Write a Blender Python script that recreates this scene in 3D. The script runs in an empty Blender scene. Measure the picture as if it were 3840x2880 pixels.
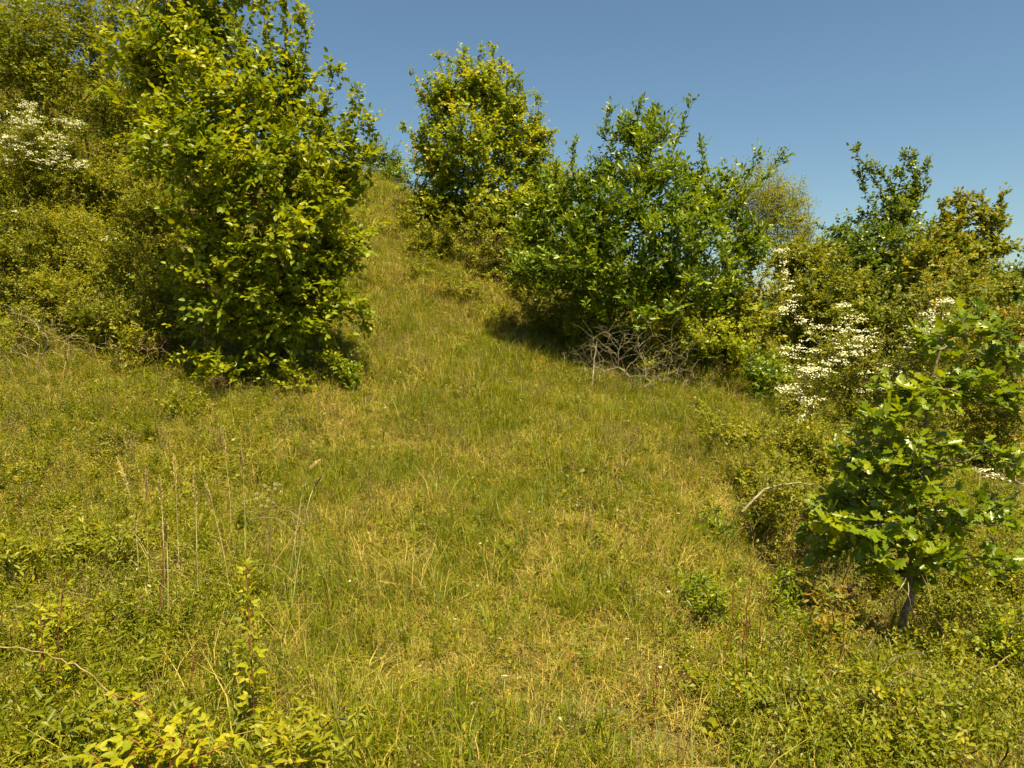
import bpy, math
import numpy as np
from mathutils import Vector

# ------------------------------------------------------------------ camera, sky, sun, exposure
SC = bpy.context.scene
COL = SC.collection
W, H, F = 1024.0, 768.0, 723.0          # picture size and focal length in pixels
HORIZON = 310.0                          # row of the horizon
PITCH = math.atan((H / 2 - HORIZON) / F)
cam_d = bpy.data.cameras.new('camera')
cam_d.sensor_width = 36.0
cam_d.lens = 36.0 * F / W
cam_d.clip_start, cam_d.clip_end = 0.05, 9000.0
cam = bpy.data.objects.new('camera', cam_d)
COL.objects.link(cam)
cam.location = (0, 0, 0)
cam.rotation_euler = (math.pi / 2 - PITCH, 0, 0)
SC.camera = cam

SUN_DIR = Vector((0.20, -0.34, 0.92)).normalized()      # towards the sun
sun_el = math.asin(SUN_DIR.z)
sun_az = math.atan2(SUN_DIR.x, SUN_DIR.y)                 # clockwise from +Y
world = bpy.data.worlds.new('World')
SC.world = world
world.use_nodes = True
wn = world.node_tree
bg = wn.nodes['Background']
sky = wn.nodes.new('ShaderNodeTexSky')
sky.sky_type = 'NISHITA'
sky.sun_disc = False
sky.sun_elevation = sun_el
sky.sun_rotation = sun_az
sky.altitude = 0
sky.air_density = 1.0
sky.dust_density = 0.6
sky.ozone_density = 1.8
tint = wn.nodes.new('ShaderNodeVectorMath'); tint.operation = 'MULTIPLY'          # the camera's white balance
tint.inputs[1].default_value = (0.91, 1.05, 1.02)
wn.links.new(sky.outputs[0], tint.inputs[0])
wn.links.new(tint.outputs[0], bg.inputs[0])
bg.inputs[1].default_value = 0.05

sun_d = bpy.data.lights.new('sun', 'SUN')
sun_d.energy = 4.95
sun_d.angle = math.radians(0.55)
sun_d.color = (1.0, 0.885, 0.53)
sun = bpy.data.objects.new('sun', sun_d)
COL.objects.link(sun)
sun.rotation_euler = SUN_DIR.to_track_quat('Z', 'Y').to_euler()

SC.view_settings.view_transform = 'Standard'
SC.view_settings.look = 'None'
SC.view_settings.gamma = 1.0
SC.view_settings.use_curve_mapping = False
SC.view_settings.exposure = 1.15
SC.render.engine = 'CYCLES'
SC.cycles.max_bounces = 6
SC.cycles.diffuse_bounces = 2
SC.cycles.glossy_bounces = 2
SC.cycles.transmission_bounces = 4
SC.cycles.use_denoising = True
SC.cycles.use_adaptive_sampling = True
SC.cycles.adaptive_threshold = 0.03

# ------------------------------------------------------------------ pixel helpers (a pixel is a direction; depth comes from the ground or the thing)
CP, SP = math.cos(PITCH), math.sin(PITCH)
def ray(px, py):
    """direction of a pixel, scaled so that its y is 1"""
    r = (px - W / 2) / F
    u = (H / 2 - py) / F
    y = CP + u * SP
    z = u * CP - SP
    return np.array((r / y, 1.0, z / y))
def at(px, py, Y):
    return ray(px, py) * Y
def project(p):
    p = np.atleast_2d(p)
    d = p[:, 1] * CP - p[:, 2] * SP
    u = p[:, 1] * SP + p[:, 2] * CP
    d = np.maximum(d, 1e-3)
    return W / 2 + F * p[:, 0] / d, H / 2 - F * u / d

# ------------------------------------------------------------------ terrain heights from points of the slope
CTRL = [(at(*c)) for c in [
    # the mown strip up the middle
    (512, 768, 2.95), (470, 650, 4.15), (470, 560, 5.5), (460, 480, 7.1), (450, 420, 8.7), (440, 380, 10.1),
    (420, 340, 11.7), (410, 300, 13.3), (400, 260, 15.1), (390, 220, 17.2), (385, 188, 19.6),
    # left
    (0, 768, 2.9), (200, 768, 2.9), (0, 650, 4.0), (150, 560, 5.35), (0, 480, 6.8), (60, 400, 8.6), (0, 372, 9.2), (250, 368, 9.6), (150, 362, 9.7), (340, 370, 10.0),
    (-250, 560, 5.3), (-250, 372, 9.3),
    (0, 310, 12.0), (150, 270, 13.0), (60, 215, 15.0), (180, 180, 16.5), (60, 140, 18.0), (0, 80, 21.0), (220, 150, 20.0), (-200, 200, 14.0), (-200, 60, 20.0),
    # right
    (520, 335, 11.9), (600, 375, 10.7), (700, 398, 9.8), (787, 415, 9.3), (640, 480, 7.0), (720, 480, 6.9), (700, 560, 5.5), (770, 640, 4.6), (768, 768, 3.1),
    (907, 655, 5.1), (1024, 768, 3.6), (1150, 768, 3.9),
]]
CTRL += [np.array(c, float) for c in [
    (-3, 0, -1.95), (3, 0, -2.05), (0, -4, -2.0), (-8, -4, -1.7), (8, -4, -2.6), (6, 2, -2.5),
    (4.2, 6.5, -2.55), (6.5, 6.5, -2.95), (5.5, 10, -2.0), (8, 10, -2.5), (11, 10, -3.2), (9, 15, -1.7), (13, 15, -2.6), (9, 20, -1.0), (4, 20, 0.6), (2, 14, 0.0),
    (-0.6, 17, 1.75), (-5, 25, 3.4), (-5, 32, 2.0), (-12, 26, 7.2), (-14, 33, 7.0), (3, 27, 0.4), (12, 27, -2.5), (16, 20, -3.0), (14, 5, -4.2),
]]
CTRL = np.array(CTRL)
def _tps(d2):
    return 0.5 * d2 * np.log(d2 + 1e-9)
_n = len(CTRL)
_d2 = ((CTRL[:, None, :2] - CTRL[None, :, :2]) ** 2).sum(-1)
_A = np.zeros((_n + 3, _n + 3))
_A[:_n, :_n] = _tps(_d2) + np.eye(_n) * 1.2
_A[:_n, _n] = 1; _A[:_n, _n + 1:] = CTRL[:, :2]
_A[_n:, :_n] = _A[:_n, _n:].T
_w = np.linalg.solve(_A, np.concatenate([CTRL[:, 2], np.zeros(3)]))
def hgt(x, y):
    x = np.asarray(x, float); y = np.asarray(y, float)
    shp = x.shape
    x = x.ravel(); y = y.ravel()
    cx = np.clip(x, -17, 17); cy = np.clip(y, -5, 33)
    z = np.empty_like(x)
    for i in range(0, len(x), 20000):
        a, b = cx[i:i + 20000], cy[i:i + 20000]
        d2 = (a[:, None] - CTRL[None, :, 0]) ** 2 + (b[:, None] - CTRL[None, :, 1]) ** 2
        z[i:i + 20000] = _tps(d2) @ _w[:_n] + _w[_n] + a * _w[_n + 1] + b * _w[_n + 2]
    r = np.hypot(x, y)
    w = np.clip((r - 32) / 60, 0, 1); w = w * w * (3 - 2 * w)
    z = z * (1 - w) + w * (-16 + 3 * np.sin(x * 0.01) * np.cos(y * 0.013))
    z += (1 - w) * (0.022 * np.sin(2.9 * x + 1.3 * y) * np.sin(2.3 * y - 0.7 * x + 1) + 0.05 * np.sin(0.9 * x - 0.5 * y + 2) * np.sin(0.8 * y + 0.4))
    z -= 0.85 * np.exp(-((x - 2.8) / 0.80) ** 2 - ((y - 6.3) / 0.85) ** 2)       # the hollow left of the oak
    return z.reshape(shp)
def ground_hit(px, py):
    d = ray(px, py)
    ys = np.linspace(1.5, 40, 1500)
    g = hgt(d[0] * ys, ys) - d[2] * ys
    k = np.argmax(g > 0)
    return d * ys[k] if g[k] > 0 else d * 20
def on_ground(px, Y):
    x = (px - W / 2) / F * Y
    return np.array((x, Y, float(hgt(x, Y))))

# ------------------------------------------------------------------ materials
def nd(nt, kind, **kw):
    n = nt.nodes.new(kind)
    for k, v in kw.items():
        setattr(n, k, v)
    return n
def ramp_node(nt, stops):
    r = nd(nt, 'ShaderNodeValToRGB')
    el = r.color_ramp.elements
    el[0].position, el[0].color = stops[0][0], (*stops[0][1], 1)
    el[1].position, el[1].color = stops[-1][0], (*stops[-1][1], 1)
    for p, c in stops[1:-1]:
        e = el.new(p); e.color = (*c, 1)
    return r
def leaf_mat(name, stops, transl=0.38, rough=0.45, spec=0.35, tcol=(1.5, 1.35, 0.4), instancer=False):
    """leaf or blade: tint attribute -> colour, light passing through, waxy sheen"""
    m = bpy.data.materials.new(name); m.use_nodes = True
    nt = m.node_tree; nt.nodes.clear()
    at1 = nd(nt, 'ShaderNodeAttribute', attribute_name='tint')
    fac = at1.outputs['Fac']
    if instancer:
        at2 = nd(nt, 'ShaderNodeAttribute', attribute_name='itint', attribute_type='INSTANCER')
        ad = nd(nt, 'ShaderNodeMath', operation='ADD'); ad.use_clamp = True
        nt.links.new(fac, ad.inputs[0]); nt.links.new(at2.outputs['Fac'], ad.inputs[1])
        fac = ad.outputs[0]
    rp = ramp_node(nt, stops)
    nt.links.new(fac, rp.inputs[0])
    geo = nd(nt, 'ShaderNodeNewGeometry')
    noi = nd(nt, 'ShaderNodeTexNoise'); noi.inputs['Scale'].default_value = 60
    nt.links.new(geo.outputs['Position'], noi.inputs['Vector'])
    mr = nd(nt, 'ShaderNodeMapRange'); mr.inputs['To Min'].default_value = 0.8; mr.inputs['To Max'].default_value = 1.2
    nt.links.new(noi.outputs['Fac'], mr.inputs['Value'])
    mu = nd(nt, 'ShaderNodeVectorMath', operation='SCALE')
    nt.links.new(rp.outputs[0], mu.inputs[0]); nt.links.new(mr.outputs[0], mu.inputs['Scale'])
    pb = nd(nt, 'ShaderNodeBsdfPrincipled')
    pb.inputs['Roughness'].default_value = rough
    pb.inputs['Specular IOR Level'].default_value = spec
    nt.links.new(mu.outputs[0], pb.inputs['Base Color'])
    tm = nd(nt, 'ShaderNodeVectorMath', operation='MULTIPLY'); tm.inputs[1].default_value = tcol
    nt.links.new(mu.outputs[0], tm.inputs[0])
    tr = nd(nt, 'ShaderNodeBsdfTranslucent')
    nt.links.new(tm.outputs[0], tr.inputs['Color'])
    mx = nd(nt, 'ShaderNodeMixShader'); mx.inputs[0].default_value = transl
    nt.links.new(pb.outputs[0], mx.inputs[1]); nt.links.new(tr.outputs[0], mx.inputs[2])
    out = nd(nt, 'ShaderNodeOutputMaterial')
    nt.links.new(mx.outputs[0], out.inputs['Surface'])
    return m
def wood_mat(name, a, b, scale=30, rough=0.85):
    m = bpy.data.materials.new(name); m.use_nodes = True
    nt = m.node_tree; pb = nt.nodes['Principled BSDF']
    geo = nd(nt, 'ShaderNodeNewGeometry')
    noi = nd(nt, 'ShaderNodeTexNoise'); noi.inputs['Scale'].default_value = scale; noi.inputs['Detail'].default_value = 5
    nt.links.new(geo.outputs['Position'], noi.inputs['Vector'])
    rp = ramp_node(nt, [(0.35, a), (0.68, b)])
    nt.links.new(noi.outputs['Fac'], rp.inputs[0])
    nt.links.new(rp.outputs[0], pb.inputs['Base Color'])
    bp = nd(nt, 'ShaderNodeBump'); bp.inputs['Strength'].default_value = 0.6; bp.inputs['Distance'].default_value = 0.01
    nt.links.new(noi.outputs['Fac'], bp.inputs['Height']); nt.links.new(bp.outputs[0], pb.inputs['Normal'])
    pb.inputs['Roughness'].default_value = rough
    pb.inputs['Specular IOR Level'].default_value = 0.15
    return m

M = {}
# greens: (dark old leaf, usual, new growth)
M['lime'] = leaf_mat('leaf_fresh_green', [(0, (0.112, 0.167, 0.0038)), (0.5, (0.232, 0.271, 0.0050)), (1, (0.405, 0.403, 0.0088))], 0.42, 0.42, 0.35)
M['dark'] = leaf_mat('leaf_dark_green', [(0, (0.053, 0.098, 0.0048)), (0.5, (0.107, 0.160, 0.0054)), (1, (0.224, 0.260, 0.0095))], 0.36, 0.36, 0.5)
M['maple'] = leaf_mat('leaf_maple_yellow_green', [(0, (0.097, 0.152, 0.0080)), (0.5, (0.248, 0.299, 0.0110)), (0.88, (0.405, 0.405, 0.0160)), (1, (0.460, 0.368, 0.0300))], 0.42, 0.45, 0.35)
M['glossy'] = leaf_mat('leaf_glossy_green', [(0, (0.071, 0.126, 0.0034)), (0.5, (0.160, 0.226, 0.0045)), (1, (0.320, 0.352, 0.0079))], 0.34, 0.38, 0.4)
M['olive'] = leaf_mat('leaf_olive', [(0, (0.122, 0.150, 0.0063)), (0.5, (0.237, 0.248, 0.0088)), (1, (0.359, 0.315, 0.0164))], 0.38, 0.5, 0.3)
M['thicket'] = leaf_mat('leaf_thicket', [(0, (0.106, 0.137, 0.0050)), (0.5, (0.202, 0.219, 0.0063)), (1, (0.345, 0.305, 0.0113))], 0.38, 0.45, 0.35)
M['ruddy'] = leaf_mat('leaf_ruddy_tips', [(0, (0.088, 0.139, 0.0070)), (0.6, (0.206, 0.238, 0.0098)), (1, (0.382, 0.238, 0.0245))], 0.38, 0.45, 0.35)
M['oak'] = leaf_mat('leaf_oak', [(0, (0.080, 0.134, 0.0038)), (0.5, (0.167, 0.229, 0.0063)), (1, (0.318, 0.341, 0.0088))], 0.42, 0.33, 0.45)
M['bramble'] = leaf_mat('leaf_bramble_yellow', [(0, (0.189, 0.214, 0.0072)), (0.5, (0.340, 0.343, 0.0086)), (1, (0.435, 0.397, 0.0115))], 0.45, 0.5, 0.3)
M['wispy'] = leaf_mat('leaf_wispy_bronze', [(0, (0.131, 0.164, 0.0088)), (0.5, (0.248, 0.272, 0.0137)), (1, (0.366, 0.296, 0.0245))], 0.48, 0.5, 0.3)
M['grass'] = leaf_mat('grass_blade', [(0, (0.102, 0.147, 0.0031)), (0.5, (0.240, 0.261, 0.0055)), (0.8, (0.366, 0.314, 0.0152)), (1, (0.468, 0.360, 0.0455))], 0.42, 0.45, 0.3, instancer=True)
M['straw'] = leaf_mat('straw_blade', [(0, (0.165, 0.114, 0.0202)), (0.5, (0.359, 0.273, 0.0517)), (1, (0.558, 0.436, 0.1090))], 0.25, 0.6, 0.25, (1.1, 1.0, 0.8), instancer=True)
M['herb'] = leaf_mat('herb_leaf', [(0, (0.093, 0.128, 0.0031)), (0.5, (0.185, 0.207, 0.0045)), (1, (0.333, 0.290, 0.0091))], 0.40, 0.42, 0.35, instancer=True)
M['dryhaze'] = leaf_mat('dry_umbel', [(0, (0.130, 0.093, 0.0350)), (0.5, (0.240, 0.176, 0.0700)), (1, (0.360, 0.274, 0.1050))], 0.20, 0.7, 0.2, (1, 1, 1), instancer=True)
M['seed'] = leaf_mat('seed_head', [(0, (0.46, 0.36, 0.11)), (1, (0.70, 0.57, 0.24))], 0.35, 0.7, 0.2, (1.1, 1.05, 0.9))
M['puff'] = leaf_mat('puff', [(0, (0.50, 0.42, 0.22)), (1, (0.70, 0.62, 0.36))], 0.3, 0.7, 0.2, (1, 1, 1))
M['petal'] = leaf_mat('white_petal', [(0, (0.62, 0.60, 0.38)), (1, (0.84, 0.82, 0.60))], 0.25, 0.6, 0.2, (1, 1, 1))
M['red'] = leaf_mat('red_leaf', [(0, (0.55, 0.05, 0.03)), (1, (0.65, 0.09, 0.05))], 0.3, 0.5, 0.3, (1, 1, 1))
M['brownleaf'] = leaf_mat('brown_dead_leaf', [(0, (0.12, 0.06, 0.03)), (1, (0.26, 0.15, 0.08))], 0.2, 0.7, 0.2, (1, 1, 1))
M['yellow'] = leaf_mat('yellow_floret', [(0, (0.45, 0.32, 0.01)), (1, (0.6, 0.42, 0.02))], 0.2, 0.6, 0.2, (1, 1, 1))
M['bark'] = wood_mat('bark_grey_brown', (0.035, 0.026, 0.016), (0.115, 0.088, 0.055))
M['bark_pale'] = wood_mat('bark_pale_grey', (0.16, 0.13, 0.085), (0.36, 0.30, 0.20), 45)
M['deadwood'] = wood_mat('dead_twig_grey', (0.17, 0.135, 0.09), (0.40, 0.33, 0.23), 25)
M['palestem'] = wood_mat('dry_stem_pale', (0.38, 0.30, 0.12), (0.62, 0.50, 0.24), 20)
M['redstem'] = wood_mat('red_stem', (0.14, 0.045, 0.02), (0.28, 0.10, 0.04), 20)
M['drystem'] = wood_mat('dry_stem_brown', (0.20, 0.13, 0.055), (0.42, 0.30, 0.13), 20)

# ------------------------------------------------------------------ mesh collector
def unit(v):
    return v / np.maximum(np.linalg.norm(v, axis=-1, keepdims=True), 1e-9)
class Geo:
    def __init__(s):
        s.v, s.f, s.t, s.n = [], [], [], 0
    def add(s, v, f, t=None):
        """v (n,3), f (m,k) ints, t per-vertex tint"""
        s.v.append(np.asarray(v, float)); s.f.append(np.asarray(f, int) + s.n)
        s.t.append(np.zeros(len(v)) if t is None else np.broadcast_to(np.asarray(t, float), (len(v),)))
        s.n += len(v)
    def mesh(s, name, mat, origin=(0, 0, 0), smooth=False):
        me = bpy.data.meshes.new(name)
        v = np.concatenate(s.v) - np.asarray(origin, float)
        t = np.concatenate(s.t)
        me.vertices.add(len(v)); me.vertices.foreach_set('co', v.astype(np.float32).ravel())
        li = np.concatenate([f.ravel() for f in s.f]) if s.f else np.zeros(0, int)
        cnt = np.concatenate([np.full(len(f), f.shape[1]) for f in s.f]) if s.f else np.zeros(0, int)
        st = np.concatenate([[0], np.cumsum(cnt)[:-1]]) if len(cnt) else cnt
        me.loops.add(len(li)); me.loops.foreach_set('vertex_index', li.astype(np.int32))
        me.polygons.add(len(cnt)); me.polygons.foreach_set('loop_start', st.astype(np.int32))
        a = me.attributes.new('tint', 'FLOAT', 'POINT'); a.data.foreach_set('value', t.astype(np.float32))
        me.update(calc_edges=True)
        if smooth:
            me.polygons.foreach_set('use_smooth', np.ones(len(cnt), bool))
        me.validate()
        if mat: me.materials.append(mat)
        return me
def link(name, data, parent=None, loc=None, **props):
    o = bpy.data.objects.new(name, data); COL.objects.link(o)
    if parent is not None: o.parent = parent
    if loc is not None: o.location = [float(c) for c in loc]
    for k, v in props.items():
        if v is not None: o[k] = v
    return o
def thing(name, label, cat, loc, group=None):
    return link(name, None, None, loc, label=label, category=cat, group=group)

def frustums(g, A, B, ra, rb, k=5, tint=0.5):
    """tapered tubes A->B, all at once"""
    A = np.atleast_2d(A); B = np.atleast_2d(B); n = len(A)
    d = unit(B - A)
    ref = np.where(np.abs(d[:, 2:3]) > 0.9, np.array([[1., 0, 0]]), np.array([[0, 0, 1.]]))
    u = unit(np.cross(d, ref)); w = np.cross(d, u)
    an = np.arange(k) * 2 * math.pi / k
    ring = np.cos(an)[None, :, None] * u[:, None] + np.sin(an)[None, :, None] * w[:, None]
    va = A[:, None] + ring * np.broadcast_to(ra, (n,))[:, None, None]
    vb = B[:, None] + ring * np.broadcast_to(rb, (n,))[:, None, None]
    v = np.concatenate([va, vb], 1).reshape(-1, 3)
    i = np.arange(k); j = (i + 1) % k
    f = np.stack([i, j, j + k, i + k], 1)
    f = (f[None] + (np.arange(n) * 2 * k)[:, None, None]).reshape(-1, 4)
    g.add(v, f, tint)
def tube(g, pts, r0, r1, k=6, tint=0.5):
    pts = np.asarray(pts, float); n = len(pts)
    tg = unit(np.gradient(pts, axis=0))
    ref = np.array([1., 0, 0]) if abs(tg[0, 2]) > 0.7 else np.array([0, 0, 1.])
    vs = []
    an = np.arange(k) * 2 * math.pi / k
    for i in range(n):
        u = unit(np.cross(tg[i], ref)); w = np.cross(tg[i], u)
        r = r0 + (r1 - r0) * i / (n - 1)
        vs.append(pts[i] + r * (np.cos(an)[:, None] * u + np.sin(an)[:, None] * w))
    v = np.concatenate(vs)
    i = np.arange(k); j = (i + 1) % k
    f = np.concatenate([np.stack([i + a * k, j + a * k, j + a * k + k, i + a * k + k], 1) for a in range(n - 1)])
    g.add(v, f, tint)
    g.add(v[-k:], np.arange(k)[None], tint)
def spline(P, n=12):
    P = np.asarray(P, float)
    if len(P) == 2: return P[0] + np.linspace(0, 1, n)[:, None] * (P[1] - P[0])
    Q = np.concatenate([[2 * P[0] - P[1]], P, [2 * P[-1] - P[-2]]])
    out = []
    for i in range(len(P) - 1):
        t = np.linspace(0, 1, n, endpoint=(i == len(P) - 2))[:, None]
        a, b, c, d = Q[i:i + 4]
        out.append(0.5 * ((2 * b) + (c - a) * t + (2 * a - 5 * b + 4 * c - d) * t ** 2 + (-a + 3 * b - 3 * c + d) * t ** 3))
    return np.concatenate(out)

# ---- leaf outlines: x along the blade 0..1, y across, z off the blade
def fan(outline, mid):
    v = np.array([mid] + outline, float)
    n = len(outline)
    return v, np.array([[0, 1 + i, 1 + (i + 1) % n] for i in range(n)])
LEAF = {}
LEAF['oval'] = fan([(0, 0, 0), (.28, -.27, .05), (.62, -.25, .03), (1, 0, -.10), (.62, .25, .03), (.28, .27, .05)], (.48, 0, -.03))
LEAF['ellip'] = fan([(0, 0, 0), (.35, -.19, .04), (.70, -.17, .02), (1, 0, -.07), (.70, .17, .02), (.35, .19, .04)], (.5, 0, -.03))
LEAF['small'] = (np.array([(0, 0, 0), (.5, -.30, .06), (1, 0, -.04), (.5, .30, .06)], float), np.array([[0, 1, 2], [0, 2, 3]]))
LEAF['ovs'] = (np.array([(0, 0, 0), (.30, -.27, .05), (.68, -.22, .02), (1, 0, -.10), (.68, .22, .02), (.30, .27, .05)], float), np.array([[0, 1, 5], [1, 2, 4], [1, 4, 5], [2, 3, 4]]))
LEAF['lance'] = (np.array([(0, 0, 0), (.42, -.13, .04), (1, 0, -.14), (.42, .13, .04)], float), np.array([[0, 1, 2], [0, 2, 3]]))
LEAF['maple'] = fan([(0, 0, 0), (.38, -.22, .0), (.58, -.50, .05), (1, 0, -.08), (.58, .50, .05), (.38, .22, 0)], (.45, 0, -.05))
LEAF['oak'] = fan([(0, 0, 0), (.16, -.10, .02), (.26, -.22, .04), (.36, -.14, .0), (.50, -.33, .05), (.60, -.20, .0), (.76, -.34, .04), (.84, -.18, .0), (1, -.09, -.05), (1, .09, -.05),
                   (.84, .18, 0), (.76, .34, .04), (.60, .20, 0), (.50, .33, .05), (.36, .14, 0), (.26, .22, .04), (.16, .10, .02)], (.58, 0, -.05))
LEAF['brambleleaflet'] = fan([(0, 0, 0), (.20, -.19, .05), (.45, -.26, .06), (.75, -.14, .02), (1, 0, -.14), (.75, .14, .02), (.45, .26, .06), (.20, .19, .05)], (.5, 0, -.03))
def leaves(g, P, D, N, L, kind, tint, wid=1.0):
    T, FT = LEAF[kind]
    D = unit(D); S = unit(np.cross(N, D)); N2 = np.cross(D, S)
    n, m = len(P), len(T)
    L = np.broadcast_to(L, (n,))[:, None, None]
    v = P[:, None] + L * (T[None, :, 0:1] * D[:, None] + wid * T[None, :, 1:2] * S[:, None] + T[None, :, 2:3] * N2[:, None])
    f = (FT[None] + (np.arange(n) * m)[:, None, None]).reshape(-1, FT.shape[1])
    g.add(v.reshape(-1, 3), f, np.repeat(np.broadcast_to(tint, (n,)), m))

# ------------------------------------------------------------------ woody plants: a skeleton grown to points in the crown, twigs with leaves at its ends
class Skeleton:
    def __init__(s, pts):
        s.p = [np.asarray(pts[0], float)]; s.par = [-1]
    def chain(s, start, pts):
        k = start
        for q in pts:
            s.p.append(np.asarray(q, float)); s.par.append(k); k = len(s.p) - 1
        return k
def grow(base, stems, targets, rng, seg=0.16, up=0.12, trunk_h=0.35):
    """stems: list of points near the ground where shoots leave the base"""
    sk = Skeleton([base])
    for st in stems:
        sk.chain(0, [base + (np.asarray(st) - base) * a + rng.normal(0, 0.01, 3) for a in (0.35, 0.7, 1.0)])
    P = np.zeros((60000, 3)); n = len(sk.p); P[:n] = sk.p
    order = np.argsort(np.linalg.norm(targets - base, axis=1) + rng.normal(0, 0.15, len(targets)))
    depth = np.zeros(60000); depth[:n] = np.arange(n) * 0.1
    ends = np.zeros(len(targets), int)
    for o in order:
        t = targets[o]
        d = t - P[1:n]
        L = np.linalg.norm(d, axis=1)
        cost = L + 0.22 * depth[1:n] + np.maximum(0, -d[:, 2]) * 0.8
        k = 1 + int(np.argmin(cost))
        a = P[k]; L = np.linalg.norm(t - a)
        m = max(2, int(L / seg) + 1)
        u = np.linspace(0, 1, m + 1)[1:, None]
        c = a + (t - a) * u + np.array([0, 0, 1.]) * (np.sin(u * math.pi) * L * up) + rng.normal(0, 0.018, (m, 3)) * min(1, L) * (1 - u)
        k = sk.chain(k, c)
        P[n:n + m] = c
        depth[n:n + m] = depth[sk.par[n]] + L * u[:, 0]
        n += m
        ends[o] = k
        if n > 59000: break
    return np.array(sk.p), np.array(sk.par), ends
def pipe_radii(par, tip, power=2.3):
    r = np.zeros(len(par)); 
    kids = np.zeros(len(par))
    for i in range(len(par) - 1, 0, -1):
        if r[i] == 0: r[i] = tip ** power
        r[par[i]] += r[i]
    return r ** (1 / power)

def lobe_points(lobes, dens, rng, shell=0.45):
    out, ctr = [], []
    for c, r in lobes:
        n = max(6, int(dens * (r[0] * r[1] + r[1] * r[2] + r[0] * r[2])))
        d = unit(rng.normal(0, 1, (n, 3)))
        u = rng.random(n) ** shell
        out.append(c + d * u[:, None] * r); ctr.append(np.repeat(c[None], n, 0))
    return np.concatenate(out), np.concatenate(ctr)

def foliage(gl, gw, tips, dirs, rng, nspray, nleaf, tl, L, kind, wid=1.0, spread=0.75, upb=0.25, tint0=0.4, tvar=0.2, droop=0.1, twig_r=0.0022, along=0.30, flat=0.55, tipgrow=0.25):
    """short leafy twigs round each branch end"""
    n = len(tips)
    T = np.repeat(tips, nspray, 0); Dr = np.repeat(dirs, nspray, 0)
    k = len(T)
    S = T - Dr * (rng.random((k, 1)) * along)
    d = unit(Dr * 0.55 + rng.normal(0, spread, (k, 3)) * 0.75 + np.array([0, 0, upb]))
    ln = tl * rng.uniform(0.55, 1.25, k)
    E = S + d * ln[:, None]
    if gw is not None:
        q = rng.random(k) < 0.3
        frustums(gw, S[q], E[q], twig_r, twig_r * 0.4, 3)
    tb = np.repeat(np.clip(rng.normal(tint0, tvar, n), 0, 1), nspray)
    up = np.array([0, 0, 1.])
    side0 = unit(np.cross(d, up) + rng.normal(0, 0.35, (k, 3)))
    for j in range(nleaf):
        t = (j + 0.8) / nleaf
        keep = rng.random(k) < 0.93
        kk = keep.sum()
        p = (S + (E - S) * t)[keep]
        sg = 1 if j % 2 else -1
        last = j == nleaf - 1
        D = d[keep] * (1.2 if last else 0.55) + side0[keep] * (0.15 if last else 0.85 * sg) + rng.normal(0, 0.28, (kk, 3)) - up * droop
        N = up * flat + rng.normal(0, 0.42, (kk, 3)) + d[keep] * 0.15 + np.array([-0.1, -0.2, 0.1])
        leaves(gl, p, D, N, L * rng.uniform(0.65, 1.15, kk) * (0.85 if last else 1), kind, np.clip(tb[keep] + tipgrow * (t - 0.5) + rng.normal(0, 0.10, kk), 0, 1), wid)

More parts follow.
